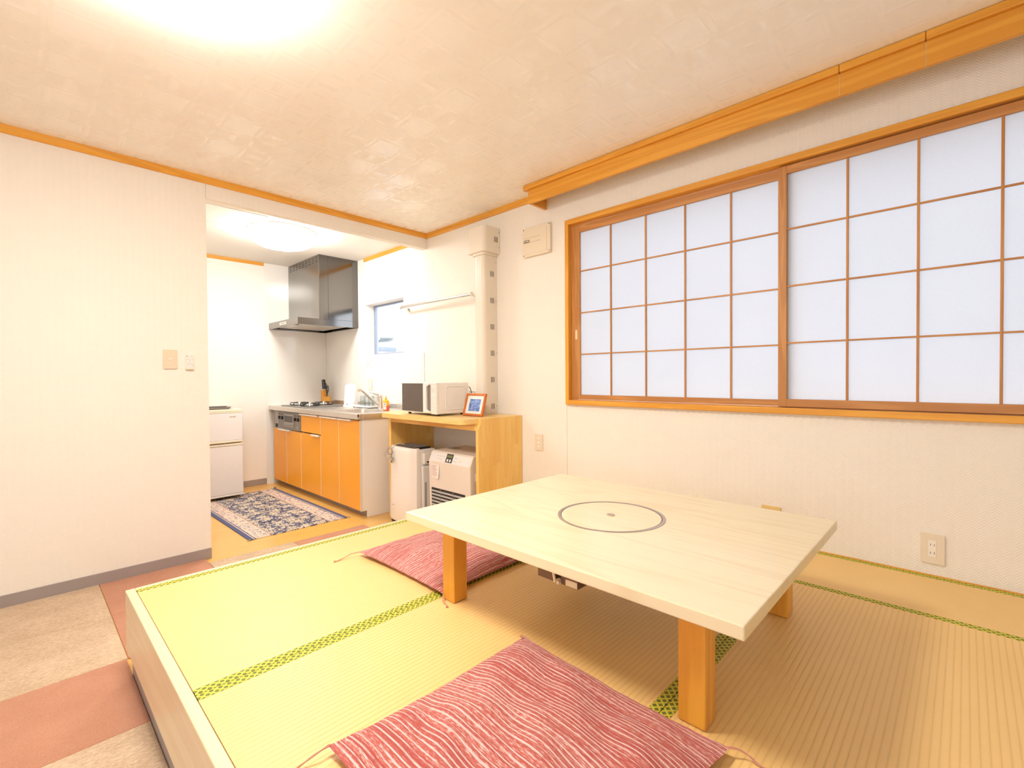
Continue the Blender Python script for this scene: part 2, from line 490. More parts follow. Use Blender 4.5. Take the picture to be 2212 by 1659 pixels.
class MB:
    def __init__(s): s.v, s.f, s.sm = [], [], []
    def face(s, pts, smooth=False):
        b = len(s.v); s.v += [tuple(p) for p in pts]
        s.f.append(tuple(range(b, b + len(pts)))); s.sm.append(smooth); return s
    def box(s, x0, x1, y0, y1, z0, z1):
        b = len(s.v)
        s.v += [(x0, y0, z0), (x1, y0, z0), (x1, y1, z0), (x0, y1, z0), (x0, y0, z1), (x1, y0, z1), (x1, y1, z1), (x0, y1, z1)]
        for q in ((3, 2, 1, 0), (4, 5, 6, 7), (0, 1, 5, 4), (1, 2, 6, 5), (2, 3, 7, 6), (3, 0, 4, 7)):
            s.f.append(tuple(b + i for i in q)); s.sm.append(False)
        return s
    def prism(s, poly, a0, a1, axis='z', smooth=False):
        """poly: 2-D outline (counter-clockwise seen from +axis); axis z:(x,y), y:(z,x), x:(y,z)"""
        def P(p, a):
            return {'z': (p[0], p[1], a), 'y': (p[1], a, p[0]), 'x': (a, p[0], p[1])}[axis]
        n = len(poly); b = len(s.v)
        s.v += [P(p, a0) for p in poly] + [P(p, a1) for p in poly]
        s.f.append(tuple(b + i for i in reversed(range(n)))); s.sm.append(False)
        s.f.append(tuple(b + n + i for i in range(n))); s.sm.append(False)
        for i in range(n):
            j = (i + 1) % n
            s.f.append((b + i, b + j, b + n + j, b + n + i)); s.sm.append(smooth)
        return s
    def tube(s, pts, r, n=8, cap=True, smooth=True):
        pts = [Vector(p) for p in pts]; b = len(s.v); m = len(pts)
        rr = r if isinstance(r, (list, tuple)) else [r] * m
        t = (pts[1] - pts[0]).normalized()
        up = Vector((0, 0, 1)) if abs(t.z) < .9 else Vector((1, 0, 0))
        a = t.cross(up).normalized()
        for i, p in enumerate(pts):
            t = (pts[min(i + 1, m - 1)] - pts[max(i - 1, 0)]).normalized()
            a = (a - t * a.dot(t)).normalized(); c = t.cross(a)
            for k in range(n):
                w = 2 * PI * k / n
                s.v.append(tuple(p + a * (rr[i] * math.cos(w)) + c * (rr[i] * math.sin(w))))
        for i in range(m - 1):
            for k in range(n):
                k2 = (k + 1) % n
                s.f.append((b + i * n + k, b + i * n + k2, b + (i + 1) * n + k2, b + (i + 1) * n + k)); s.sm.append(smooth)
        if cap:
            s.f.append(tuple(b + k for k in reversed(range(n)))); s.sm.append(False)
            s.f.append(tuple(b + (m - 1) * n + k for k in range(n))); s.sm.append(False)
        return s
    def lathe(s, prof, c=(0, 0, 0), n=32, smooth=True, axis='z'):
        b = len(s.v); m = len(prof)
        for r, h in prof:
            for k in range(n):
                w = 2 * PI * k / n; a, d = r * math.cos(w), r * math.sin(w)
                p = {'z': (a, d, h), 'y': (d, h, a), 'x': (h, a, d)}[axis]
                s.v.append((c[0] + p[0], c[1] + p[1], c[2] + p[2]))
        for i in range(m - 1):
            for k in range(n):
                k2 = (k + 1) % n
                s.f.append((b + i * n + k, b + i * n + k2, b + (i + 1) * n + k2, b + (i + 1) * n + k)); s.sm.append(smooth)
        if prof[0][0] > 1e-6: s.f.append(tuple(b + k for k in reversed(range(n)))); s.sm.append(False)
        if prof[-1][0] > 1e-6: s.f.append(tuple(b + (m - 1) * n + k for k in range(n))); s.sm.append(False)
        return s
    def build(s, name, mat, parent=None, bevel=0.0, seg=2, local=False, smooth=None):
        me = bpy.data.meshes.new(name)
        off = Vector((0, 0, 0)) if (local or parent is None) else OFF.get(parent, Vector((0, 0, 0)))
        bm = bmesh.new()
        vs_ = [bm.verts.new(Vector(p) - off) for p in s.v]
        for f, sm in zip(s.f, s.sm):
            try:
                fc = bm.faces.new([vs_[i] for i in f]); fc.smooth = sm if smooth is None else smooth
            except ValueError: pass
        bmesh.ops.remove_doubles(bm, verts=bm.verts, dist=1e-6)
        bmesh.ops.recalc_face_normals(bm, faces=bm.faces)
        if bevel > 0:
            es = [e for e in bm.edges if len(e.link_faces) == 2 and e.calc_face_angle(0) > .6]
            bmesh.ops.bevel(bm, geom=es, offset=bevel, segments=seg, profile=.5, affect='EDGES', clamp_overlap=True)
        bm.to_mesh(me); bm.free()
        if any(s.sm) and smooth is None: me.set_sharp_from_angle(angle=math.radians(38))
        me.materials.append(M[mat] if isinstance(mat, str) else mat)
        o = bpy.data.objects.new(name, me); COL.objects.link(o)
        if parent is not None:
            o.parent = parent; OFF[o] = OFF.get(parent, Vector((0, 0, 0)))
        return o

def box(x0, x1, y0, y1, z0, z1): return MB().box(x0, x1, y0, y1, z0, z1)

def rrect(x0, x1, y0, y1, r, n=5, corners='1111'):
    """rounded rectangle, ccw, corners: ll lr ur ul"""
    pts = []
    for (cx, cy, a0, k) in ((x0 + r, y0 + r, PI, 0), (x1 - r, y0 + r, 1.5 * PI, 1), (x1 - r, y1 - r, 0, 2), (x0 + r, y1 - r, .5 * PI, 3)):
        if corners[k] == '1':
            for i in range(n + 1):
                a = a0 + .5 * PI * i / n
                pts.append((cx + r * math.cos(a), cy + r * math.sin(a)))
        else:
            pts.append(((x0, x1, x1, x0)[k], (y0, y0, y1, y1)[k]))
    return pts

def thing(name, label, cat, loc=(0, 0, 0), rot=(0, 0, 0), group=None):
    o = bpy.data.objects.new(name, None); COL.objects.link(o)
    o.empty_display_size = .05
    o.location = loc; o.rotation_euler = rot
    o['label'] = label; o['category'] = cat
    if group: o['group'] = group
    OFF[o] = Vector(loc)
    return o

def tag(o, label, cat, group=None):
    o['label'] = label; o['category'] = cat
    if group: o['group'] = group
    return o

def struct(o, label=None):
    o['kind'] = 'structure'
    if label: o['label'] = label
    return o

def sroot(name, loc, label):
    o = bpy.data.objects.new(name, None); COL.objects.link(o); o.location = loc
    o['kind'] = 'structure'; o['label'] = label; OFF[o] = Vector(loc)
    return o

# ================================================================== STRUCTURE
X0, Y0 = -1.9, -1.6          # rear corner of the room behind the camera
floor = struct(box(X0 - .1, XW + .15, Y0 - .1, YF + .1, -.12, 0).build('floor', 'lino'), 'yellow wood-look vinyl floor with carpet tiles laid over it')

colx = [-1.9, -1.712, -1.212, -.712, -.212, .286]
rowy = [3.422, 2.928, 2.428, 1.928, 1.428, .928, .428, -.072, -.572, -1.072, -1.572]
tile_mesh = {}
def carpet_tile(x0, x1, y0, y1, mat):
    key = (round(x1 - x0, 3), round(y1 - y0, 3), mat)
    if key not in tile_mesh:
        o = box(-(x1 - x0) / 2 + .0006, (x1 - x0) / 2 - .0006, -(y1 - y0) / 2 + .0006, (y1 - y0) / 2 - .0006, 0, .006).build('carpet_tile', mat, floor, .0015, 1, local=True)
        tile_mesh[key] = o.data
    else:
        o = bpy.data.objects.new('carpet_tile', tile_mesh[key]); COL.objects.link(o); o.parent = floor
    o.location = ((x0 + x1) / 2, (y0 + y1) / 2, 0)
    o.rotation_euler.z = 0
for r in range(len(rowy) - 1):
    y1, y0 = rowy[r], rowy[r + 1]
    mat = 'carpet_beige' if (r < 2 or r % 2 == 1) else 'carpet_rust'
    for c in range(len(colx) - 1):
        x1 = colx[c + 1]
        if r >= 2 and c == len(colx) - 2: x1 = .283
        carpet_tile(colx[c], x1, y0, y1, mat)
carpet_tile(.288, .788, 2.928, 3.422, 'carpet_rust')
carpet_tile(.288, .788, 2.428, 2.928, 'carpet_rust')
carpet_tile(.789, 1.287, 2.928, 3.332, 'carpet_beige')
carpet_tile(1.288, 1.812, 2.928, 3.325, 'carpet_rust')
carpet_tile(.789, 1.287, 2.428, 2.928, 'carpet_beige')
carpet_tile(1.288, 1.812, 2.428, 2.928, 'carpet_rust')

struct(box(X0 - .1, XW + .15, Y0 - .1, YL + .03, CZ, CZ + .1).build('ceiling', 'ceil'), 'cream papered ceiling with a faint geometric pattern')
struct(box(.3, XW + .15, YL + .06, YF + .1, KZ, KZ + .1).build('ceiling_kitchen', 'kceil'), 'white ceiling of the kitchen alcove')

wl = MB()
wl.box(X0 - .1, .8235, YL, 3.49, 0, CZ)
wl.box(.8235, XW, YL, 3.49, 2.257, CZ)
wall_left = struct(wl.build('wall_left', 'wall'), 'cream papered partition wall with lintel over the kitchen opening')
box(.8225, .824, YL - .0012, YL + .002, 2.257, 2.345).build('paper_seam', 'brown_line', wall_left)

def wall_with_holes(name, mat, x0, x1, ya, yb, za, zb, holes, label):
    ys = sorted({ya, yb} | {h[0] for h in holes} | {h[1] for h in holes})
    m = MB()
    for i in range(len(ys) - 1):
        a, b = ys[i], ys[i + 1]
        hs = sorted([(h[2], h[3]) for h in holes if h[0] <= a and h[1] >= b])
        z = za
        for h0, h1 in hs:
            m.box(x0, x1, a, b, z, h0); z = h1
        m.box(x0, x1, a, b, z, zb)
    return struct(m.build(name, mat), label)
WIN = (-.615, 1.877, .972, 2.115)
KWIN = (3.80, 4.507, 1.365, 1.885)
wall_right = wall_with_holes('wall_right', 'wall', XW, XW + .15, Y0 - .1, 3.46, 0, CZ, [WIN], 'cream papered window wall')
box(XW - .0006, XW + .002, 1.8985, 1.9, HT, .945).build('paper_seam', 'brown_line', wall_right)
wall_with_holes('wall_kitchen_right', 'kwall', XW, XW + .15, 3.46, YF + .1, 0, CZ, [KWIN], 'white papered kitchen wall with a small window')
struct(box(.3, XW + .15, YF, YF + .1, 0, CZ).build('wall_kitchen_far', 'kwall'), 'white papered far wall of the kitchen')
struct(box(.3, .4, 3.49, YF, 0, CZ).build('wall_kitchen_left', 'kwall'), 'white papered wall behind the fridge side')
wall_with_holes('wall_side', 'wall', X0 - .1, X0, Y0, YL, 0, CZ, [(-.75, 1.2, .65, 2.0)], 'cream papered side wall with an opening added for fill daylight')
w_fill = sroot('window_fill', (X0, .225, .65), 'added two-sash window in the unseen side wall, letting in fill daylight')  # window added in the unseen wall behind the camera for daylight fill
for nm, b in (('jamb', (1.17, 1.2, .65, 2.0)), ('jamb', (-.75, -.72, .65, 2.0)), ('rail', (-.72, 1.17, .65, .685)), ('rail', (-.72, 1.17, 1.965, 2.0)), ('stile', (.205, .245, .685, 1.965))):
    box(X0 - .09, X0 - .03, *b).build(nm, 'win_alu', w_fill, .003)
for y0_, y1_ in ((-.72, .205), (.245, 1.17)):
    box(X0 - .062, X0 - .058, y0_, y1_, .685, 1.965).build('pane', 'pane', w_fill)
struct(box(X0, XW, Y0 - .1, Y0, 0, CZ).build('wall_back', 'wall'), 'cream papered back wall')

# glossy kitchen wall panels
struct(box(1.826, XW - .001, YF - .006, YF - .0005, .0, KZ).build('wall_panel_far', 'gloss_wh'), 'glossy white kitchen panel behind the cooker')
struct(box(XW - .006, XW - .0005, 4.511, YF - .007, .84, KZ).build('wall_panel_corner', 'gloss_wh'), 'glossy white kitchen panel beside the range hood')
struct(box(XW - .006, XW - .0005, 3.476, 4.510, .86, 1.352).build('wall_panel_sink', 'gloss_wh'), 'glossy white panel above the sink')
struct(box(XW - .012, XW - .0062, YF - .014, YF - .0062, .87, 1.655).build('trim_5', 'cream_plastic'), 'thin corner strip between kitchen panels')

# baseboards
struct(box(X0, .8245, YL - .006, YL, 0, .067).build('baseboard_left', 'base_grey', None, .002), 'grey vinyl baseboard of the partition wall')
struct(box(.4, 1.8255, YF - .006, YF, 0, .064).build('baseboard_kitchen', 'base_grey', None, .002), 'grey vinyl baseboard of the kitchen wall')

# ceiling trims: small stepped moulding
def trim(name, p0, p1, zt, mat, h=.040, d=.020, label='orange wood ceiling trim'):
    (xa, ya), (xb, yb) = p0, p1
    L = math.hypot(xb - xa, yb - ya)
    prof = [(0, 0), (d * .55, 0), (d * .62, -0.0), (d, h * .30), (d, h), (0, h)]
    m = MB()
    # axis along the run; offset side chosen by direction (left of run = into the wall)
    ux, uy = (xb - xa) / L, (yb - ya) / L
    nx, ny = uy, -ux                    # room side
    n = len(prof)
    pts0 = [(xa + nx * a, ya + ny * a, zt - h + b) for a, b in prof]
    pts1 = [(xb + nx * a, yb + ny * a, zt - h + b) for a, b in prof]
    m.face(pts0); m.face(pts1)
    for i in range(n):
        j = (i + 1) % n
        m.face([pts0[i], pts0[j], pts1[j], pts1[i]])
    return struct(m.build(name, mat), label)
trim('trim_1', (X0, YL), (XW, YL), CZ, 'trim_x', label='orange wood ceiling trim along the partition wall')
trim('trim_2', (XW, YL), (XW, 2.085), CZ, 'trim_y', label='orange wood ceiling trim between corner and curtain box')
trim('trim_3', (.4, YF), (1.822, YF), KZ, 'trim_x', .033, .012, label='orange wood ceiling trim on the far kitchen wall')
trim('trim_4', (XW, 4.513), (XW, 3.49), KZ, 'trim_y', .033, .012, label='orange wood ceiling trim over the kitchen window')

# ------------------------------------------------------------------ big window: casing
w1 = sroot('window_1', (XW, .63, .945), 'wide window casing of orange wood around the shoji screens')
ya, yb = -.64, 1.903
head = MB().prism([(2.112, 2.478), (2.145, 2.478), (2.145, 2.60), (2.112, 2.60)], ya, yb - .028, 'y')
head.build('head', 'trim_y', w1, .006, 3)
box(2.490, 2.60, yb - .028, yb, .943, 2.147).build('jamb', 'trim_z', w1, .002)
box(2.490, 2.60, ya, ya + .028, .943, 2.147).build('jamb', 'trim_z', w1, .002)
box(2.476, 2.60, ya + .028, yb - .028, .945, .9735).build('sill', 'trim_y', w1, .003)
box(2.5165, 2.5195, ya + .028, yb - .028, .9735, .978).build('track', 'shoji_y', w1)
box(2.5165, 2.5195, ya + .028, yb - .028, 2.104, 2.112).build('track', 'shoji_y', w1)

def shoji(label, xf, gy, zs, stile, zr, pull):
    """gy: pane edges along y (descending), zs: pane edges along z, xf: room face, stile: outer y pair"""
    t = thing('shoji_screen', label, 'shoji screen', (xf + .012, (stile[0] + stile[1]) / 2, zr[0]), group='sliding shoji screens in the window')
    d = .022
    for a, b in ((stile[0], gy[0]), (gy[-1], stile[1])):
        box(xf, xf + d, b, a, zr[0], zr[1]).build('stile', 'shoji_z', t, .0015)
    box(xf, xf + d, gy[-1], gy[0], zr[0], zs[0]).build('rail', 'shoji_y', t, .0015)
    box(xf, xf + d, gy[-1], gy[0], zs[-1], zr[1]).build('rail', 'shoji_y', t, .0015)
    w = .0045
    for y in gy[1:-1]:
        box(xf + .003, xf + .013, y - w, y + w, zs[0], zs[-1]).build('muntin', 'shoji_z', t, .001, 1)
    for z in zs[1:-1]:
        box(xf + .004, xf + .0135, gy[-1], gy[0], z - w * .85, z + w * .85).build('muntin', 'shoji_y', t, .001, 1)
    for i in range(len(gy) - 1):
        for j in range(len(zs) - 1):
            box(xf + .0138, xf + .0144, gy[i + 1], gy[i], zs[j], zs[j + 1]).build('paper_pane', 'paper_shoji', t)
    if pull is not None:
        box(xf - .0015, xf + .003, pull - .008, pull + .008, 1.37, 1.43).build('finger_pull', 'lever', t, .002)
    return t
kx = 2.5225 / XW
sc = lambda z: 1.126 + (z - 1.126) * kx
shoji('far shoji screen, the smaller-looking one beside the breaker box', 2.5215,
      [v * kx for v in (1.792, 1.5655, 1.333, 1.1005, .862, .630)], [sc(v) for v in (1.010, 1.270, 1.536, 1.803, 2.052)],
      (1.874, .588), (.9785, 2.1035), 1.835)
shoji('near shoji screen, overlapping in front with the broad meeting stile', 2.4945,
      [.608, .374, .140, -.094, -.328, -.562], [1.014, 1.277, 1.543, 1.809, 2.067], (.644, -.606), (.9785, 2.1035), None)

# ------------------------------------------------------------------ kitchen window
w2 = sroot('window_2', (XW + .1, 4.15, 1.365), 'small kitchen window with blue-grey aluminium frame')
xg = 2.615
for nm, b in (('stile', (4.485, 4.507, 1.365, 1.885)), ('stile', (3.80, 3.822, 1.365, 1.885)),
              ('rail', (3.822, 4.485, 1.365, 1.385)), ('rail', (3.822, 4.485, 1.868, 1.885))):
    box(xg - .012, xg + .015, *b).build(nm, 'win_alu', w2, .003)
box(xg - .016, xg - .012, 4.468, 4.476, 1.385, 1.868).build('gasket', 'win_alu', w2)
box(xg, xg + .004, 3.822, 4.485, 1.385, 1.868).build('pane', 'pane', w2)

# ------------------------------------------------------------------ outdoors behind the kitchen window
nb = thing('neighbour_house', 'pale clapboard wall of the house seen through the kitchen window', 'building', (4.6, 5.5, -.4))
box(4.62, 4.8, 2.0, 11.0, -.4, 5.2).build('wall', 'siding', nb)
for i in range(14):
    z = -.3 + i * .40
    box(4.60, 4.622, 2.0, 11.0, z, z + .385).build('siding_board', 'siding', nb, .004, 1)
def outdoor_unit(z, label):
    t = thing('outdoor_unit', label, 'air conditioner', (3.75, 6.6, z), group='air conditioner units outside the kitchen window')
    box(3.55, 3.95, 6.15, 7.0, z, z + .62).build('casing', 'unit', t, .02)
    for k in range(9):
        box(3.545, 3.552, 6.78, 6.96, z + .06 + k * .055, z + .085 + k * .055).build('grille_slat', 'unit_grille', t)
    box(3.60, 3.90, 6.12, 6.152, z + .50, z + .56).build('handle', 'unit_grille', t, .01)
    MB().lathe([(.23, 0), (.24, -.012), (.22, -.02), (.02, -.02), (0, -.02)], (3.548, 6.45, z + .31), 32, axis='x').build('fan_grille', 'unit_grille', t)
    return t
outdoor_unit(1.02, 'lower pale air conditioner unit outside the kitchen window')
outdoor_unit(1.72, 'upper pale air conditioner unit outside the kitchen window')
ost = thing('unit_stand', 'pale steel stand carrying the air conditioner units outside the kitchen window', 'stand', (3.75, 6.6, -.4))
for x in (3.52, 3.98):
    for y in (6.125, 7.025):
        box(x - .02, x + .02, y - .02, y + .02, -.4, 1.72).build('post', 'unit', ost)
for z in (1.0, 1.70):
    for x in (3.60, 3.90):
        box(x - .018, x + .018, 6.105, 7.045, z - .02, z + .018).build('rail', 'unit', ost)
struct(box(2.66, 14, -6, 14, -.5, -.4).build('ground', 'ground'), 'grey ground outside the window')

# ================================================================== CURTAIN BOX
cb = thing('curtain_box', 'long orange wooden curtain box fixed below the ceiling above the window', 'curtain box', (2.42, .7, 2.263))
for a, b in ((.3775, 2.080), (.1125, .3765), (-1.2, .1115)):
    box(2.333, 2.353, a, b, 2.263, 2.352).build('front_board', 'trim_y', cb, .0015)
    box(2.318, 2.353, a if a > -1 else a, b + (.035 if b > 2 else 0), 2.352, CZ - .001).build('top_strip', 'trim_y', cb, .004)
for y in (.377, .112):
    box(2.3326, 2.350, y - .0006, y + .0006, 2.264, 2.350).build('joint_filler', 'lever', cb)
box(2.353, XW - .001, 2.060, 2.080, 2.263, CZ - .001).build('end_board', 'trim_x', cb, .0015)
box(2.42, 2.44, -1.2, 2.058, CZ - .022, CZ - .002).build('curtain_rail', 'mid_grey', cb)

# ================================================================== PLATFORM AND TATAMI
pl = thing('tatami_platform', 'raised platform with a pale wooden rim carrying the tatami mats', 'platform', (1.38, .5, 0))
YN = -1.25
box(.267, .296, YN, 2.299, .105, HT + .001).build('side_board', 'plat_y', pl, .003)
box(.296, XW - .002, 2.273, 2.299, .105, HT + .001).build('far_board', 'plat_x', pl, .003)
box(.284, .298, YN, 2.288, .0005, .105).build('skirting', 'base_grey', pl)
box(.298, XW - .002, 2.276, 2.288, .0005, .105).build('skirting', 'base_grey', pl)
box(.30, XW - .004, YN, 2.270, .02, .275).build('base', 'plat_x', pl)
box(2.492, XW - .001, YN, 2.272, .275, HT + .004).build('wall_strip', 'trim_y', pl, .001)

def tatami(label, x0, x1, y0, y1, along, ends=(1, 1)):
    t = thing('tatami_mat', label, 'tatami mat', ((x0 + x1) / 2, (y0 + y1) / 2, .276), group='tatami mats on the platform')
    g = .0008
    box(x0 + g, x1 - g, y0 + g, y1 - g, .276, HT).build('rush_surface', 'tatami_x' if along == 'x' else 'tatami_y', t, .001, 1)
    bw = .0275
    if along == 'x':
        for a, b in ((y0 + g, y0 + bw), (y1 - bw, y1 - g)):
            box(x0 + g, x1 - g, a, b, .300, HT + .0012).build('border_band', 'heri_x', t, .0008, 1)
    else:
        for a, b in ((x0 + g, x0 + bw), (x1 - bw, x1 - g)):
            box(a, b, y0 + g, y1 - g, .300, HT + .0012).build('border_band', 'heri_y', t, .0008, 1)
    return t
tatami('far wide tatami mat beside the kitchen, under the far cushion', .2962, 2.064, 1.402, 2.2728, 'x')
tatami('middle wide tatami mat, mostly under the low table', .2962, 2.064, .522, 1.402, 'x')
tatami('nearest wide tatami mat, at the lower right of the picture', .2962, 2.064, -.358, .522, 'x')
tatami('narrow tatami strip along the window wall, near half by the outlet', 2.064, 2.4915, YN + .002, .522, 'y')
tatami('narrow tatami strip along the window wall, far half behind the table', 2.064, 2.4915, .522, 2.272, 'y')
box(.2975, 2.064, YN, -.36, .276, HT).build('filler_board', 'plat_x', pl)

# ================================================================== LOW TABLE
TT = .640
tb = thing('low_table', 'low pale wooden table with round burner lid and four orange legs', 'table', (1.4225, .887, HT))
TX0, TX1, TY0, TY1 = .965, 1.880, .307, 1.467
CX, CY = 1.423, .893
tp = MB()
N = 64
ring_o = [(CX + .1725 * math.cos(2 * PI * k / N), CY + .1725 * math.sin(2 * PI * k / N)) for k in range(N)]
def sqpt(k):
    a = 2 * PI * k / N; c, s_ = math.cos(a), math.sin(a)
    tx = ((TX1 - CX) if c > 0 else (CX - TX0)) / max(abs(c), 1e-9)
    ty = ((TY1 - CY) if s_ > 0 else (CY - TY0)) / max(abs(s_), 1e-9)
    r = min(tx, ty); return (CX + r * c, CY + r * s_)
# top surface with a real round hole: project corners onto the nearest rays
rim = [sqpt(k) for k in range(N)]
for cxy in ((TX0, TY0), (TX1, TY0), (TX1, TY1), (TX0, TY1)):
    k = min(range(N), key=lambda i: (rim[i][0] - cxy[0]) ** 2 + (rim[i][1] - cxy[1]) ** 2)
    rim[k] = cxy
ZB = .609
b = 0
tp.v = [(x, y, TT) for x, y in rim] + [(x, y, TT) for x, y in ring_o] + [(x, y, ZB) for x, y in rim] + [(x, y, ZB) for x, y in ring_o]
for k in range(N):
    j = (k + 1) % N
    for q in ((k, j, N + j, N + k), (2 * N + k, 3 * N + k, 3 * N + j, 2 * N + j), (k, 2 * N + k, 2 * N + j, j), (N + k, N + j, 3 * N + j, 3 * N + k)):
        tp.f.append(q); tp.sm.append(False)
tp.build('tabletop', 'top', tb, .003, 2)
MB().lathe([(.1728, TT - .02), (.1840, TT - .006), (.1840, TT + .0015), (.1825, TT + .0022), (.1745, TT + .0022), (.1728, TT + .001), (.1728, TT - .02)], (CX, CY, 0), 64).build('burner_ring', 'ring', tb)
lid = MB().lathe([(.169, TT - .015), (.1705, TT + .0005), (.1695, TT + .0014), (0, TT + .0014)], (CX, CY, 0), 64).build('burner_lid', 'top', tb, smooth=False)
MB().lathe([(.0135, TT + .0012), (.0135, TT + .0045), (.011, TT + .0062), (.004, TT + .0066), (0, TT + .0066)], (CX, CY, 0), 24).build('lid_knob', 'knob', lid)
for lx in (1.052, 1.733):
    for ly in (.417, 1.300):
        box(lx, lx + .061, ly, ly + .064, HT + .0013, ZB).build('leg', 'leg', tb, .003)
box(1.09, 1.12, .48, 1.30, .575, ZB).build('cross_bar', 'leg', tb)
box(1.74, 1.77, .48, 1.30, .575, ZB).build('cross_bar', 'leg', tb)
MB().lathe([(.165, ZB), (.165, .56), (.14, .525), (.05, .52), (0, .52)], (CX, CY, 0), 32).build('burner_pan', 'box_dark', tb)
gb = MB().box(1.125, 1.20, .912, .972, .5, ZB).box(1.125, 1.20, .818, .880, .5, ZB).build('control_box', 'box_brown', tb, .001)
box(1.150, 1.20, .880, .912, .502, ZB).build('control_recess', 'box_dark', gb)
box(1.1235, 1.1252, .820, .862, .502, .520).build('control_label', 'lever', gb)
MB().tube([(1.118, .912, .575), (1.112, .893, .506)], .0045, 10).build('gas_lever', 'lever', gb)
MB().tube([(1.14, .886, .508), (1.113, .884, .5065)], .0055, 10).build('gas_cock', 'lever', gb)
# side skirts of the gas hose
MB().tube([(1.19, .86, .54), (1.30, .88, .54)], .008, 8).build('gas_pipe', 'box_dark', gb)

# ================================================================== CUSHIONS
def cushion(label, cx, cy, sx, sy, rz, th, along, tassels, seed):
    t = thing('floor_cushion', label, 'cushion', (cx, cy, HT), (0, 0, rz), 'striped red floor cushions on the tatami')
    rnd = random.Random(seed)
    n = 44
    ph = [rnd.uniform(0, 6.28) for _ in range(8)]
    m = MB()
    def hgt(u, v):
        e = max(0.0, (1 - abs(u) ** 2.6)) ** .62 * max(0.0, (1 - abs(v) ** 2.6)) ** .62
        e = .72 * e + .28 * e * e
        wr = .006 * math.sin(5.5 * u + 3 * v + ph[0]) + .004 * math.sin(9 * v - 4 * u + ph[1]) + .003 * math.sin(15 * u + ph[2]) * math.sin(13 * v + ph[3])
        return e, wr * min(1.0, e * 1.6)
    idx = {}
    for side in (1, -1):
        for i in range(n + 1):
            for j in range(n + 1):
                u, v = -1 + 2 * i / n, -1 + 2 * j / n
                if side == -1 and (i in (0, n) or j in (0, n)):
                    idx[(side, i, j)] = idx[(1, i, j)]; continue
                e, wr = hgt(u, v)
                # edges draw in between the pointed corners, with small puckers
                pin = .045 * (1 - v * v) * abs(u) ** 6 + .003 * math.sin(26 * v + ph[4]) * abs(u) ** 8
                pjn = .045 * (1 - u * u) * abs(v) ** 6 + .003 * math.sin(26 * u + ph[5]) * abs(v) ** 8
                x = sx / 2 * u * (1 - pin); y = sy / 2 * v * (1 - pjn)
                mid = .020 + .004 * math.sin(3 * u + ph[6]) * math.sin(3 * v + ph[7])
                z = mid + (th - .020) * e + wr if side == 1 else max(.0016, mid * (1 - min(1, e * 3.0)))
                idx[(side, i, j)] = len(m.v); m.v.append((x, y, z))
    for side in (1, -1):
        for i in range(n):
            for j in range(n):
                q = [idx[(side, i, j)], idx[(side, i + 1, j)], idx[(side, i + 1, j + 1)], idx[(side, i, j + 1)]]
                m.f.append(tuple(q if side == 1 else reversed(q))); m.sm.append(True)
    m.build('cover', 'zab_' + along, t, local=True)
    for (u, v), pts in tassels:
        bx, by = u * sx / 2, v * sy / 2
        path = [(bx * .985, by * .985, .020)] + [(bx + p[0], by + p[1], p[2]) for p in pts]
        # smooth the path
        fine = []
        for i in range(len(path) - 1):
            a, b_ = Vector(path[i]), Vector(path[i + 1])
            for k in range(4): fine.append(a.lerp(b_, k / 4))
        fine.append(Vector(path[-1]))
        for _ in range(3):
            fine = [fine[0]] + [(fine[i - 1] + fine[i] * 2 + fine[i + 1]) / 4 for i in range(1, len(fine) - 1)] + [fine[-1]]
        mm = MB(); mm.tube(fine, .0014, 6)
        off = [p + Vector((.003 * math.sin(i * .5), .003 * math.cos(i * .6), 0.0005)) for i, p in enumerate(fine)]
        mm.tube(off, .0012, 6)
        mm.tube([fine[-3], fine[-1]], [.0025, .004], 7)
        mm.build('tassel', 'cord_pink', t, local=True)
    return t
cushion('near striped red floor cushion in front of the table', .730, .665, .600, .600, math.radians(-2.2), .062, 'y',
        [((-1, 1), [(-.025, -.004, .020), (-.052, .004, .006), (-.075, -.005, .003), (-.105, .0, .003)]),
         ((1, -1), [(.010, -.012, .020), (.022, -.035, .010), (.018, -.055, .003), (.022, -.085, .003)]),
         ((1, 1), [(-.006, .010, .020), (-.012, .005, .022), (-.018, -.006, .030)]),
         ((-1, -1), [(-.02, -.02, .01), (-.04, -.05, .003)])], 3)
cushion('far striped red floor cushion partly under the table', 1.345, 1.665, .600, .605, math.radians(.6), .062, 'x',
        [((-1, 1), [(-.03, .012, .018), (-.06, .020, .004), (-.085, .012, .003), (-.105, .018, .003)]),
         ((-1, -1), [(-.006, -.008, .016), (-.016, -.020, .006), (-.018, -.040, .003), (-.032, -.062, .003)]),
         ((1, 1), [(.02, .02, .01), (.05, .03, .003)]), ((1, -1), [(.02, -.02, .01), (.05, -.03, .003)])], 5)

# ================================================================== WOODEN COUNTER SHELF
sh = thing('counter_shelf', 'pine counter with open front standing between kitchen unit and platform', 'shelf unit', (2.28, 2.85, 0))
top_poly = [(1.958, 3.287), (1.958, 2.375)]
for i in range(7):
    a = PI + .5 * PI * i / 6
    top_poly.append((1.958 + .048 + .048 * math.cos(a), 2.3275 + .048 + .048 * math.sin(a)))
top_poly += [(2.085, 2.3275), (2.499, 2.3275), (2.499, 3.408), (2.068, 3.408)]
MB().prism(top_poly, .820, .853, 'z').build('top', 'pine_top', sh, .004, 3)
rp = [(.001, 2.075), (.001, 2.499), (.852, 2.499), (.852, 2.098), (.820, 2.096), (.806, 2.090), (.790, 2.078), (.780, 2.075)]
MB().prism(rp, 2.301, 2.327, 'y').build('side_panel', 'pine_side', sh, .002)
box(2.075, 2.499, 3.350, 3.384, .001, .820).build('side_panel', 'pine_side', sh, .002)
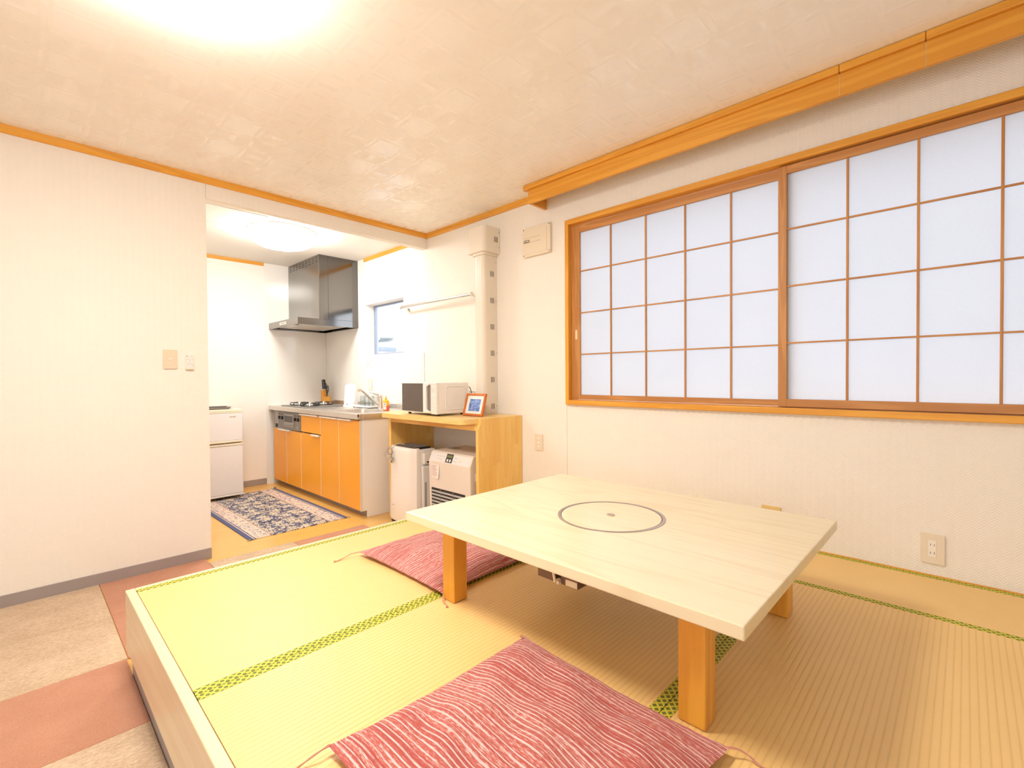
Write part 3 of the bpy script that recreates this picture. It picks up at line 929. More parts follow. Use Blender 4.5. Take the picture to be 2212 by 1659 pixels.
box(2.078, 2.100, 2.327, 3.350, .772, .820).build('front_rail', 'pine_y', sh, .002)
box(2.47, 2.49, 2.327, 3.350, .772, .820).build('back_rail', 'pine_y', sh, .002)

# ================================================================== MICROWAVE
mwr = math.radians(-2.5)
mw = thing('microwave', 'white microwave oven with dark door on the pine counter', 'microwave', (2.18, 2.905, .853), (0, 0, mwr))
# local: front faces -x, y along the front; w .462 d .285
MX, MY = .142, .231
body = MB().prism(rrect(-MY, MY, .0135, .238, .008, 3), -MX + .02, MX, 'x').build('body', 'wh_plastic', mw, local=True)
# raised frame on the side (the face towards -y)
fr = MB()
def rim_frame(m, outer, inner, a0, a1, axis):
    """frame between two outlines of equal count"""
    def P(p, a): return {'y': (p[1], a, p[0]), 'x': (a, p[0], p[1]), 'z': (p[0], p[1], a)}[axis]
    n = len(outer)
    o0 = [P(p, a0) for p in outer]; o1 = [P(p, a1) for p in outer]
    i0 = [P(p, a0) for p in inner]; i1 = [P(p, a1) for p in inner]
    for k in range(n):
        j = (k + 1) % n
        m.face([o0[k], o0[j], o1[j], o1[k]]); m.face([i0[k], i1[k], i1[j], i0[j]])
        m.face([o1[k], o1[j], i1[j], i1[k]]); m.face([o0[k], i0[k], i0[j], o0[j]])
    return m
rim_frame(fr, rrect(.042, .212, -.065, .105, .02, 4), rrect(.047, .207, -.060, .100, .018, 4), -MY - .0032, -MY + .001, 'y')
fr.build('side_emboss', 'wh_plastic', mw, local=True)
dr = box(-MX - .002, -MX + .02, -.164, MY, .017, .237).build('door', 'wh_plastic', mw, .003, local=True)
box(-MX - .0032, -MX - .0018, -.079, MY - .004, .024, .232).build('door_glass', 'mwdoor', dr, .001, 1, local=True)
box(-MX - .0034, -MX - .001, -.160, -.122, .035, .218).build('handle_recess', 'grey', dr, local=True)
hd = MB().prism([(-.081, .024), (-.081, .232), (-.158, .232), (-.158, .222), (-.132, .214), (-.122, .204), (-.121, .050), (-.130, .040), (-.158, .034), (-.158, .024)], -MX - .016, -MX - .0015, 'x')
hd.build('handle', 'wh_plastic', dr, .002, local=True)
pn = box(-MX - .002, -MX + .02, -MY, -.1655, .0135, .237).build('control_panel', 'wh_plastic', mw, .003, local=True)
pr_ = MB()
for k, z in enumerate((.222, .196, .188, .178, .17, .132, .122, .105, .085, .065, .05, .032)):
    for q in range(3):
        if (k * 7 + q * 3) % 5 != 0:
            y = -.178 - q * .020
            pr_.box(-MX - .0026, -MX - .0019, y - .006, y + .005, z, z + .0024)
pr_.build('print', 'ink', pn, local=True)['kind'] = 'stuff'
for x in (-.10, .11):
    for y in (-.19, .19):
        MB().lathe([(.011, 0.0005), (.012, .0135)], (x, y, 0), 12).build('foot', 'black', mw, local=True)
cordp = [(MX + .002, -0.205, .20), (MX + .02, -0.225, .205), (MX + .028, -0.235, .15), (MX + .03, -0.240, .10), (MX + .032, -0.250, .08), (MX + .04, -0.260, .02), (MX + .00, -0.280, .028), (MX - .02, -0.288, .05), (MX - .03, -0.288, .08), (MX - .015, -0.285, .105), (MX + .03, -0.270, .125)]
sm = []
for i in range(len(cordp) - 1):
    a, b_ = Vector(cordp[i]), Vector(cordp[i + 1])
    for k in range(4): sm.append(a.lerp(b_, k / 4))
for _ in range(3): sm = [sm[0]] + [(sm[i - 1] + sm[i] * 2 + sm[i + 1]) / 4 for i in range(1, len(sm) - 1)] + [sm[-1]]
MB().tube(sm, .003, 8).build('power_cord', 'black', mw, local=True)
MB().tube([(MX + .01, -.225, .165), (MX + .038, -.262, .165), (MX + .040, -.262, .135)], .0025, 8).build('plug_wire', 'black', mw, local=True)

# ================================================================== PHOTO FRAME
pf = thing('photo_frame', 'orange wooden photo frame with a blue picture leaning on the counter', 'picture frame', (2.215, 2.508, .8535), (0, math.radians(16), math.radians(2)))
w_, h_ = .198, .162
fr = MB()
rim_frame(fr, [(-w_ / 2, 0), (w_ / 2, 0), (w_ / 2, h_), (-w_ / 2, h_)], [(-w_ / 2 + .015, .015), (w_ / 2 - .015, .015), (w_ / 2 - .015, h_ - .015), (-w_ / 2 + .015, h_ - .015)], -.014, .002, 'x')
fr.build('moulding', 'frame_red', pf, .002, local=True)
mt_ = box(-.006, -.004, -w_ / 2 + .012, w_ / 2 - .012, .012, h_ - .012).build('mount', 'white_paper', pf, local=True)
box(-.0068, -.0059, -.056, .056, .034, .122).build('picture', 'art', mt_, local=True)
box(-.004, .001, -w_ / 2 + .008, w_ / 2 - .008, .008, h_ - .008).build('back_board', 'grey', pf, local=True)
MB().prism([(-.02, .09), (.02, .09), (.028, .004), (-.028, .004)], .001, .004, 'x').build('strut', 'black', pf, local=True)

# ================================================================== AIR PURIFIER
ap = thing('air_purifier', 'white air purifier with a black top vent under the pine counter', 'air purifier', (2.115, 3.1200, 0))
def purifier_outline(z):
    k = (z - .03) / .56
    hw = .176 - .010 * k
    f = 1.992 + .014 * k
    pts = []
    for i in range(13):     # bowed front
        u = -1 + 2 * i / 12
        pts.append((f + .012 * u * u + .030 * abs(u) ** 8, 3.1200 + hw * u))
    pts += [(2.075, 3.1200 + hw), (2.075, 3.1200 - hw)]
    return pts
m = MB(); zz = [.028, .045, .2, .4, .56, .588, .596]
secs = []
for i, z in enumerate(zz):
    o = purifier_outline(z)
    if i == 0: o = [(2.04 + (x - 2.04) * .9, 3.1200 + (y - 3.1200) * .94) for x, y in o]
    if i == len(zz) - 1: o = [(2.04 + (x - 2.04) * .88, 3.1200 + (y - 3.1200) * .97) for x, y in o]
    secs.append([(x, y, z) for x, y in o])
n = len(secs[0])
for a, b_ in zip(secs, secs[1:]):
    for k in range(n):
        j = (k + 1) % n
        m.face([a[k], a[j], b_[j], b_[k]], True)
m.face(list(reversed(secs[0]))); m.face(secs[-1])
m.build('front_panel', 'purifier', ap)
box(2.075, 2.22, 2.9546, 3.2854, .03, .585).build('rear_body', 'wh_plastic', ap, .012, 3)
box(2.02, 2.20, 2.9704, 3.2696, .0005, .03).build('base', 'black', ap, .004)
vt = box(2.040, 2.195, 2.9766, 3.2608, .580, .5985).build('top_vent', 'black', ap, .006)
for k in range(6):
    box(2.09 + k * .018, 2.096 + k * .018, 2.9968, 3.2344, .598, .601).build('vent_slat', 'grey', vt)
box(2.055, 2.080, 2.9968, 3.2168, .598, .600).build('button_strip', 'grey', vt)
tk = box(2.085, 2.215, 2.9317, 2.9546, .06, .46).build('water_tank', 'wh_plastic', ap, .006)
box(2.10, 2.118, 2.9308, 2.9317, .09, .34).build('water_gauge', 'mid_grey', tk)
box(2.095, 2.20, 2.9282, 2.9546, .475, .56).build('side_grip', 'purifier', ap, .006)
box(2.12, 2.15, 2.9273, 2.9290, .485, .497).build('latch', 'black', ap, .002)
box(1.997, 1.9995, 3.2142, 3.2282, .468, .500).build('badge', 'black', ap)
MB().box(1.992, 1.9935, 3.1860, 3.2168, .145, .149).build('logo', 'ink', ap)
# cord bundled at its upper left corner
c0 = Vector((2.015, 3.2520, .575))
def loop(cen, ra, rb, tilt, n=18, drop=0):
    return [cen + Vector((-.012 + .004 * math.sin(3 * k), ra * math.cos(2 * PI * k / n + tilt), rb * math.sin(2 * PI * k / n + tilt) + drop * k / n)) for k in range(n + 1)]
cd = MB()
cd.tube([Vector((2.07, 3.1428, .607)), Vector((2.045, 3.1780, .620)), Vector((2.02, 3.2044, .605)), Vector((1.997, 3.2176, .575))], .003, 7)
cd.tube(loop(Vector((1.997, 3.2264, .555)), .040, .022, .4), .003, 7)
cd.tube(loop(Vector((1.993, 3.2440, .530)), .045, .020, 1.2), .003, 7)
cd.tube(loop(Vector((1.990, 3.2132, .565)), .028, .030, 2.0), .003, 7)
cd.tube([Vector((1.988, 3.2000, .58)), Vector((1.986, 3.1982, .55)), Vector((1.986, 3.2009, .515))], .003, 7)
cdo = cd.build('power_cord', 'mid_grey', ap)
MB().box(1.980, 1.993, 3.1868, 3.2150, .488, .515).box(1.983, 1.985, 3.1912, 3.1947, .472, .489).box(1.983, 1.985, 3.2070, 3.2106, .472, .489).build('plug', 'mid_grey', cdo)

# ================================================================== HEATER
ht = thing('oil_heater', 'beige fan heater with a slanted control panel under the pine counter', 'heater', (2.21, 2.59, 0))
HY0, HY1 = 2.362, 2.815
prof = [(.02, 2.062), (.528, 2.052), (.592, 2.080), (.600, 2.092), (.600, 2.40), (.02, 2.40)]
MB().prism(prof, HY0, HY1, 'y').build('casing', 'heater', ht, .008, 3)
box(2.08, 2.38, HY0 + .02, HY1 - .02, .0005, .02).build('base', 'grey', ht)
def on_slope(y0, y1, t0, t1, lift):
    """quad strip on the slanted panel, t from lower edge 0 to upper edge 1"""
    a, b_ = Vector((2.052, 0, .528)), Vector((2.080, 0, .592))
    nrm = Vector((-.064, 0, .028)).normalized()
    m = MB(); ps = []
    for l in (-.002, lift):
        for (t, y) in ((t0, y0), (t0, y1), (t1, y1), (t1, y0)):
            p = a.lerp(b_, t) + nrm * l; ps.append((p.x, y, p.z))
    bq = 0; m.v = ps
    for q in ((3, 2, 1, 0), (4, 5, 6, 7), (0, 1, 5, 4), (1, 2, 6, 5), (2, 3, 7, 6), (3, 0, 4, 7)):
        m.f.append(q); m.sm.append(False)
    return m
cp = on_slope(HY0 + .012, HY1 - .012, .03, .97, .0015).build('control_panel', 'heater_panel', ht, .001, 1)
dsp = on_slope(2.555, 2.625, .10, .98, .0030).build('display', 'black', cp)
for y in (2.568, 2.596):
    on_slope(y, y + .016, .18, .45, .0045).build('button', 'wh_plastic', cp, .001, 1)
on_slope(2.562, 2.618, .60, .85, .0034).build('readout', plain('readout_green', (.16, .20, .05), .3), dsp)
for y, t in ((2.66, .62), (2.69, .6), (2.72, .6), (2.675, .28), (2.705, .3), (2.53, .62), (2.515, .62), (2.535, .28), (2.515, .28)):
    on_slope(y - .006, y + .006, t, t + .06, .0028).build('print', 'ink', cp)
on_slope(2.468, 2.482, .30, .55, .0035).build('button', 'lever', cp, .001, 1)
box(2.20, 2.28, 2.70, 2.79, .600, .6015).build('top_label', 'mid_grey', ht)
# louvre
lv = box(2.0535, 2.0600, HY0 + .052, HY1 - .032, .10, .338).build('louvre_opening', 'black', ht)
for k in range(9):
    z = .115 + k * .0245
    MB().prism([(z, 2.0475), (z + .010, 2.053), (z + .0115, 2.0555), (z + .002, 2.0555)], HY0 + .054, HY1 - .034, 'y').build('louvre_slat', 'mid_grey', lv)
for k in range(2):
    box(2.0502, 2.0522, HY0 + .17 + k * .14, HY0 + .176 + k * .14, .105, .335).build('louvre_bar', 'grey', lv)
box(2.10, 2.12, HY0 - .004, HY0 + .002, .43, .48).build('side_catch', 'wh_plastic', ht, .002)
MB().tube([(2.40, 2.50, .58), (2.43, 2.47, .60), (2.46, 2.42, .61), (2.49, 2.41, .63), (2.498, 2.41, .655)], .004, 8).build('pipe', 'mid_grey', ht)
nt_ = thing('paper_note', 'white notice with red print taped to the front of the heater', 'note', (2.05, 2.72, .40), group='notices')
g_ = MB(); N2 = 8
for i in range(N2):
    for j in range(N2):
        def Pn(i, j):
            u, v = i / N2, j / N2
            z = .508 - .098 * v
            x = 2.0515 + .0100 * (z - .528) / -.508 - .0012 - .010 * (u ** 3) * (v ** 1.5)
            return (x, 2.782 - .092 * u, z - .012 * u * 0)
        g_.face([Pn(i, j), Pn(i + 1, j), Pn(i + 1, j + 1), Pn(i, j + 1)], True)
g_.build('sheet', 'white_paper', nt_)
pt = MB()
for k in range(7):
    z = .498 - k * .0115
    L = (.06, .045, .068, .05, .062, .064, .058)[k]
    pt.box(2.0485, 2.0490, 2.774 - L, 2.774, z - .0022, z)
pt.build('print', 'ink_red', nt_)['kind'] = 'stuff'

# ================================================================== DUCT COVER
du = thing('duct_cover', 'cream boxed pipe cover rising from the counter to near the ceiling', 'duct', (2.44, 2.61, .853))
bo = MB().prism(rrect(2.368, 2.500, 2.550, 2.662, .028, 10, '1001'), .8535, 2.05, 'z').build('shaft', 'duct', du)
MB().prism(rrect(2.343, 2.500, 2.514, 2.712, .030, 10, '1001'), 2.046, 2.235, 'z').build('top_box', 'duct', du, .004, 2)
MB().prism(rrect(2.358, 2.500, 2.538, 2.678, .028, 10, '1001'), 2.028, 2.047, 'z').build('collar', 'duct', du)
for z in (1.895, 1.698, 1.502, 1.306, 1.108, .910):
    for k in range(3):
        x = 2.436 + k * .014
        box(x - .002, x + .002, 2.5485, 2.551, z - .020, z + .020).build('vent_slot', 'dark_slot', du)
for k in range(3):
    x = 2.444 + k * .014
    box(x - .002, x + .002, 2.5125, 2.515, 2.125, 2.165).build('vent_slot', 'dark_slot', du)
for z in (1.985, 1.698, 1.306, .910):
    MB().lathe([(.004, 0), (.003, -.002), (0, -.0022)], (2.489, 2.5502, z), 10, axis='y').build('screw', 'mid_grey', du)
for z in (2.095, 2.20):
    MB().lathe([(.004, 0), (.003, -.002), (0, -.0022)], (2.489, 2.5142, z), 10, axis='y').build('screw', 'mid_grey', du)

# ================================================================== TOWEL RAIL
tr = thing('towel_rail', 'steel towel rail on the wall beside the duct cover', 'towel rail', (2.45, 3.25, 1.77))
MB().tube([(2.428, 2.765, 1.768), (2.428, 3.72, 1.772)], .0125, 14).build('bar', 'chrome', tr)
for y, s_ in ((2.752, 1), (3.725, -1)):
    MB().lathe([(.0, -.012), (.016, -.010), (.019, 0), (.016, .010), (0, .012)], (2.428, y + .004 * s_, 1.769), 16, axis='y').build('end_cap', 'chrome', tr)
    MB().tube([(2.428, y + .012 * s_, 1.769), (2.455, y + .010 * s_, 1.762), (2.490, y + .010 * s_, 1.758)], [.010, .009, .011], 12).build('bracket', 'chrome', tr)
    MB().lathe([(.022, 0), (.022, .006), (.016, .010), (0, .010)], (XW - .0102, y + .010 * s_, 1.757), 18, axis='x').build('wall_rose', 'chrome', tr)

# ================================================================== WALL FITTINGS
def right_plate(name, label, cat, yc, zc, w, h, mat, ins=True, grp=None, slots=2):
    t = thing(name, label, cat, (XW, yc, zc), group=grp)
    MB().prism(rrect(yc - w / 2, yc + w / 2, zc - h / 2, zc + h / 2, .006, 3), XW - .008, XW - .0002, 'x').build('cover_plate', mat, t, .002, 2)
    if ins:
        i_ = box(XW - .0095, XW - .007, yc - .012, yc + .012, zc - .033, zc + .033).build('socket_insert', 'plate_in', t, .001, 1)
        for dz in (-.016, .016):
            for dy in (-.0055, .0055):
                box(XW - .0101, XW - .0094, yc + dy - .0008, yc + dy + .0008, zc + dz - .004, zc + dz + .004).build('slot', 'dark_slot', i_)
    return t
right_plate('wall_outlet', 'double wall outlet low on the window wall at right', 'outlet', .0925, .4345, .074, .120, 'plate', grp='wall outlets')
right_plate('wall_outlet', 'double wall outlet beside the pine counter', 'outlet', 2.140, .672, .070, .115, 'plate', grp='wall outlets')
right_plate('wall_plate', 'yellowish wall plate peeking out behind the table', 'wall plate', .674, .432, .085, .132, 'plate_yellow', False)

bk = thing('breaker_box', 'flat cream breaker box on the wall left of the shoji window', 'breaker box', (XW, 2.14, 2.068))
box(XW - .022, XW - .0005, 2.016, 2.266, 1.968, 2.168).build('body', 'box_cream', bk, .004)
dv = MB().prism(rrect(2.045, 2.258, 1.984, 2.146, .012, 4), XW - .0245, XW - .021, 'x').build('door', 'box_cream', bk, .001, 1)
for z in (2.095, 2.063):
    box(XW - .0252, XW - .0243, 2.10, 2.25, z - .0009, z + .0009).build('groove', 'brown_line', dv)
lb = box(XW - .0256, XW - .0243, 2.200, 2.252, 2.066, 2.082).build('label', 'dark_slot', dv)
MB().box(XW - .0260, XW - .0255, 2.234, 2.248, 2.070, 2.078).box(XW - .0260, XW - .0255, 2.204, 2.229, 2.070, 2.078).build('label_print', 'box_cream', lb)
for y in (2.026, 2.256):
    for z in (1.978, 2.158):
        MB().lathe([(.004, 0), (.003, -.0015), (0, -.002)], (XW - .022, y, z), 10, axis='x').build('screw', 'dark_slot', bk)

sw = thing('light_switch', 'beige light switch plate on the partition wall', 'light switch', (.6255, YL, .327 + .920))
zc = .326 + .921
MB().prism(rrect(zc - .057, zc + .057, .590, .661, .006, 3), YL - .009, YL - .0002, 'y').build('cover_plate', 'beige_plate', sw, .002, 2)
box(.615, .634, YL - .0115, YL - .0085, zc - .006, zc + .006).build('rocker', 'plate_in', sw, .001, 1)
box(.619, .630, YL - .0120, YL - .0113, zc - .001, zc + .0005).build('indicator', 'ink_red', sw)
rm = thing('light_remote', 'small white lamp remote in a holder by the wall corner', 'remote', (.7225, YL, .326 + .908))
zc = .326 + .908
MB().prism(rrect(zc - .041, zc + .041, .701, .744, .005, 3), YL - .014, YL - .0002, 'y').build('body', 'wh_plastic', rm, .003, 2)
for i, (dx, dz, mt) in enumerate(((-.012, .034, 'dark_slot'), (.008, .034, 'ink'), (-.012, .014, 'ink'), (0, .014, 'yellow'), (.012, .014, 'ink'), (0, .004, 'ink'), (-.011, -.014, 'ink'), (0, -.014, 'ink'), (.011, -.014, 'ink'), (.014, -.024, 'ink'))):
    MB().lathe([(.0024, 0), (.0022, -.001), (0, -.0012)], (.7225 + dx, YL - .0139, zc + dz), 10, axis='y').build('button', mt, rm)
box(.700, .745, YL - .017, YL - .0002, zc - .048, zc - .040).build('holder', 'cream_plastic', rm, .002)

wn = thing('wall_note', 'white notice with small print on the wall below the kitchen window', 'note', (XW, 4.41, 1.2), group='notices')
box(XW - .0075, XW - .0062, 4.318, 4.500, 1.198, 1.340).build('sheet', 'white_paper', wn)
pt = MB()
for k in range(6):
    z = 1.325 - k * .021
    for q in range(4 - (k % 3)):
        y = 4.478 - q * .042
        pt.box(XW - .0081, XW - .0074, y - .028 + .008 * ((k + q) % 3), y, z - .006, z)
pt.build('print', 'ink', wn)['kind'] = 'stuff'
ks = thing('kitchen_switch', 'narrow cream switch plate above the sink', 'light switch', (XW, 4.40, 1.06))
box(XW - .015, XW - .006, 4.366, 4.437, 1.003, 1.117).build('cover_plate', 'cream_plastic', ks, .003)
box(XW - .017, XW - .0148, 4.388, 4.415, 1.035, 1.085).build('rocker', 'plate_in', ks, .001, 1)

# ================================================================== RANGE HOOD
hd = thing('range_hood', 'dark steel range hood in the kitchen corner above the cooker', 'range hood', (2.18, 5.02, 1.655))
HY0, HY1 = 4.640, YF - .0065
box(2.171, XW - .0068, HY0, HY1, 1.722, KZ - .0008).build('chimney', 'hood', hd, .0015)
box(2.078, 2.170, HY0, HY1, 1.722, KZ - .0008).build('chimney_front', 'hood', hd, .0015)
fpz = box(2.0765, 2.0785, HY0 + .002, HY1, 1.723, KZ - .001).build('front_plate', 'hood_front', hd)
for k in range(9):
    for r in range(3):
        for c in range(2):
            y = HY0 + .035 + k * .080 + c * .022
            z = 2.338 - r * .022
            box(2.0755, 2.0768, y, y + .016, z - .003, z + .003).build('vent_slot', 'dark_slot', fpz)
cn = MB()
cn.box(1.868, 1.880, HY0, HY1, 1.656, 1.721); cn.box(1.880, XW - .0068, HY0, HY0 + .010, 1.656, 1.721)
cn.box(1.880, XW - .0068, HY1 - .008, HY1, 1.656, 1.721); cn.box(2.486, XW - .0068, HY0 + .010, HY1 - .008, 1.656, 1.721)
cn.box(1.880, 2.486, HY0 + .010, HY1 - .008, 1.709, 1.721)
canopy = cn.build('canopy', 'hood', hd)
box(1.8665, 1.8685, HY0 + .002, HY1, 1.657, 1.720).build('front_strip', 'hood_front', canopy)
box(1.95, 2.44, HY0 + .06, HY1 - .05, 1.672, 1.682).build('baffle', 'steel', hd, .004)
box(1.900, 1.940, 4.80, 5.12, 1.664, 1.709).build('lamp_lens', 'black', hd, .003)
box(1.894, 1.946, 4.84, 5.06, 1.660, 1.665).build('lamp_cover', 'wh_plastic', hd, .001)
ctl = box(1.8645, 1.8668, 4.93, 5.10, 1.676, 1.702).build('switch_panel', 'wh_plastic', hd, .001, 1)
box(1.8638, 1.8648, 4.95, 5.06, 1.683, 1.695).build('switch_row', 'mid_grey', ctl)

# ================================================================== KITCHEN UNITS
CF = 1.880          # carcass/door front
def handle(parent, y0, y1, z):
    MB().prism([(z, CF + .001), (z + .016, CF + .001), (z + .016, CF - .020), (z + .004, CF - .022), (z + .002, CF - .019), (z + .012, CF - .016), (z + .012, CF - .002), (z, CF - .002)], y0, y1, 'y').build('handle', 'alu', parent)
def door(parent, y0, y1, z0, z1, hy=None, name='door'):
    d = box(CF, CF + .018, y0 + .0031, y1 - .0006, z0, z1).build(name, 'orange', parent, .001, 1)
    box(CF - .0004, CF + .017, y0 + .0002, y0 + .0030, z0, z1).build('edge_trim', 'wh_lam', d)
    if hy: handle(d, hy[0], hy[1], z1 - .012)
    return d
ZD0, ZD1 = .060, .786
def carcass(t, y0, y1, zt=.792):
    m = MB()
    m.box(CF + .0185, 2.488, y0, y0 + .015, .055, zt); m.box(CF + .0185, 2.488, y1 - .015, y1, .055, zt)
    m.box(CF + .0185, 2.488, y0 + .015, y1 - .015, .055, .073); m.box(2.476, 2.488, y0 + .015, y1 - .015, .073, zt)
    m.build('body', 'wh_lam', t)
    box(1.943, 1.960, y0, y1, .0005, .055).build('plinth', 'base_grey', t)
# cooker base
kc = thing('cooker_cabinet', 'orange base cabinet with two doors below the cooker grill', 'cabinet', (2.18, 4.99, 0), group='orange kitchen base cabinets')
carcass(kc, 4.636, 5.346, .600)
door(kc, 4.996, 5.346, ZD0, .606, (4.99, 5.17)); door(kc, 4.636, 4.996, ZD0, .606, (4.87, 4.995))
MB().box(CF, 2.48, 5.318, 5.346, .607, .792).box(CF + .004, CF + .02, 5.206, 5.318, .607, .792).build('filler', 'mid_grey', kc)
box(CF - .002, CF + .004, 5.235, 5.285, .618, .655).build('battery_box', 'dark_slot', kc, .002)
# middle cabinet
km = thing('drawer_cabinet', 'orange base cabinet with one drawer above a door', 'cabinet', (2.18, 4.42, 0), group='orange kitchen base cabinets')
carcass(km, 4.206, 4.635)
door(km, 4.206, 4.635, .618, ZD1, (4.235, 4.632), 'drawer'); door(km, 4.206, 4.635, ZD0, .606, (4.212, 4.375))
# sink cabinet
ks_ = thing('sink_cabinet', 'orange base cabinet with two tall doors and a white end panel below the sink', 'cabinet', (2.18, 3.85, 0), group='orange kitchen base cabinets')
carcass(ks_, 3.512, 4.205)
door(ks_, 3.855, 4.205, ZD0, ZD1, (3.862, 4.185)); door(ks_, 3.494, 3.855, ZD0, ZD1, (3.615, 3.850))
ep = MB().prism([(.0005, 1.943), (.0005, 2.498), (.792, 2.498), (.792, 1.898), (.055, 1.898), (.055, 1.943)], 3.4935, 3.511, 'y').build('end_panel', 'wh_lam', ks_, .001, 1)
box(1.8785, 1.898, 3.4935, 3.4955, .056, .786).build('edge_strip', 'alu', ks_)

# worktop with sink
wt = thing('kitchen_worktop', 'stainless steel worktop with sink over the orange cabinets', 'worktop', (2.18, 4.42, .793))
WX0, WX1, WY0, WY1 = 1.852, 2.494, 3.478, YF - .007
SX0, SX1, SY0, SY1 = 1.935, 2.235, 3.585, 4.06      # sink hole
# slab around the hole and around the cooker recess
m = MB(); zb, zt = .820, .840
ys = [WY0, SY0, SY1, WY1]
m.box(WX0, WX1, WY0, SY0, zb, zt); m.box(WX0, WX1, SY1, 4.635, zb, zt); m.box(WX0, WX1, 5.175, WY1, zb, zt)
m.box(WX0, 1.925, 4.635, 5.175, zb, zt); m.box(2.325, WX1, 4.635, 5.175, zb, zt)
m.box(WX0, SX0, SY0, SY1, zb, zt); m.box(SX1, WX1, SY0, SY1, zb, zt)
m.build('top', 'steel', wt)
box(WX0 - .002, WX0 + .016, WY0, WY1, .796, .841).build('front_edge', 'steel', wt, .004)
box(WX0 + .016, 1.9, WY0 - .001, WY0 + .014, .796, .841).build('edge_cap', 'steel', wt, .003)
box(1.9, WX1, WY0 - .001, WY0 + .010, .7935, .841).build('side_edge', 'steel', wt, .003)
box(WX1 - .012, WX1, WY0, WY1, .840, .880).build('upstand', 'steel', wt, .003)
sk = MB(); o1 = rrect(SX0, SX1, SY0, SY1, .06, 6); o2 = rrect(SX0 + .02, SX1 - .02, SY0 + .02, SY1 - .02, .05, 6)
oo = rrect(SX0 - .012, SX1 + .012, SY0 - .012, SY1 + .012, .01, 6)
n = len(o1)
for k in range(n):
    j = (k + 1) % n
    sk.face([(oo[k][0], oo[k][1], .8405), (oo[j][0], oo[j][1], .8405), (o1[j][0], o1[j][1], .8395), (o1[k][0], o1[k][1], .8395)], True)
    sk.face([(o1[k][0], o1[k][1], .8395), (o1[j][0], o1[j][1], .8395), (o2[j][0], o2[j][1], .66), (o2[k][0], o2[k][1], .66)], True)
sk.face([(x, y, .66) for x, y in o2])
sk.build('sink_bowl', 'steel', wt)
# raised bead round the sink area
MB().tube([(1.90, 3.50, .8405), (1.90, 4.13, .8405), (2.42, 4.13, .8405)], .004, 8).build('bead', 'steel', wt)

# cooktop and grill
gs = thing('gas_stove', 'built-in gas stove with black trivets and a grey grill front', 'stove', (2.12, 4.90, .61))
plate = box(1.905, 2.345, 4.605, 5.200, .840, .850).build('hob_plate', 'grey', gs, .004)
box(1.93, 2.32, 4.64, 5.17, .640, .840).build('stove_body', 'mid_grey', gs)
burn = ((2.03, 4.78), (2.03, 5.03), (2.23, 4.905))
for bx, by in burn:
    bn_ = MB().lathe([(.052, .8505), (.052, .856), (.036, .862), (.034, .872), (.022, .876), (0, .876)], (bx, by, 0), 24).build('burner', 'chrome', gs)
    MB().lathe([(.012, .876), (.009, .884), (0, .884)], (bx, by, 0), 12).build('sensor', 'chrome', bn_)
    tv = MB()
    for k in range(6):
        a = PI / 6 + k * PI / 3; c, s_ = math.cos(a), math.sin(a)
        tv.tube([(bx + .088 * c, by + .088 * s_, .851), (bx + .088 * c, by + .088 * s_, .872), (bx + .082 * c, by + .082 * s_, .878), (bx + .035 * c, by + .035 * s_, .878)], .0042, 6)
    tv.tube([(bx + .088 * math.cos(2 * PI * k / 24), by + .088 * math.sin(2 * PI * k / 24), .854) for k in range(25)], .004, 6)
    tv.build('trivet', 'iron', gs)
gp = box(CF - .004, CF + .02, 4.640, 5.204, .612, .790).build('grill_panel', 'grey', gs, .004)
gw = box(CF - .009, CF - .003, 4.80, 5.035, .640, .765).build('grill_door', 'mid_grey', gp, .003)
box(CF - .0105, CF - .0088, 4.815, 5.02, .690, .752).build('grill_window', 'black_gloss', gw)
MB().tube([(CF - .010, 5.03, .662), (CF - .032, 5.015, .664), (CF - .036, 4.92, .664), (CF - .032, 4.82, .664), (CF - .010, 4.805, .662)], .006, 8).build('grill_handle', 'grey', gw)
for y in (5.155, 5.085, 4.755, 4.685):
    MB().lathe([(.018, 0), (.016, -.016), (0, -.017)], (CF - .004, y, .725), 16, axis='x').build('knob', 'black', gp)
    box(CF - .0055, CF - .0038, y - .022, y + .022, .758, .764).build('knob_label', 'dark_slot', gp)
box(CF - .0055, CF - .0038, 4.71, 4.716, .63, .66).build('indicator', 'lever', gp)

# knife block, knives, scissors
kb = thing('knife_block', 'orange wooden knife block in the kitchen corner', 'knife block', (2.40, 5.22, .8405))
box(2.375, 2.430, 5.222, 5.296, .8405, .995).build('block', 'block', kb, .003)
box(2.372, 2.427, 5.150, 5.221, .8405, .922).build('front_block', 'block', kb, .003)
def knife(label, x, y, z, h, dy):
    t = thing('kitchen_knife', label, 'knife', (x, y, z), (math.radians(dy), math.radians(-4), 0), 'black-handled knives in the block')
    MB().prism(rrect(-.010, .010, -.011, .011, .005, 3), .012, h, 'z').build('handle', 'black', t, .003, 2, local=True)
    box(-.001, .001, -.009, .009, .0005, .014).build('blade', 'chrome', t, local=True)
    for k in range(3):
        MB().lathe([(.003, -.0105), (.003, .0105)], (0, 0, h * (.25 + .25 * k)), 8, axis='x').build('rivet', 'chrome', t, local=True)
knife('leftmost black-handled knife in the block', 2.400, 5.281, .995, .118, 2)
knife('middle black-handled knife in the block', 2.403, 5.257, .995, .121, 0)
knife('right-hand slim black-handled knife in the block', 2.400, 5.233, .995, .114, -4)
sc_ = thing('scissors', 'black-handled scissors standing in the knife block', 'scissors', (2.400, 5.185, .9225))
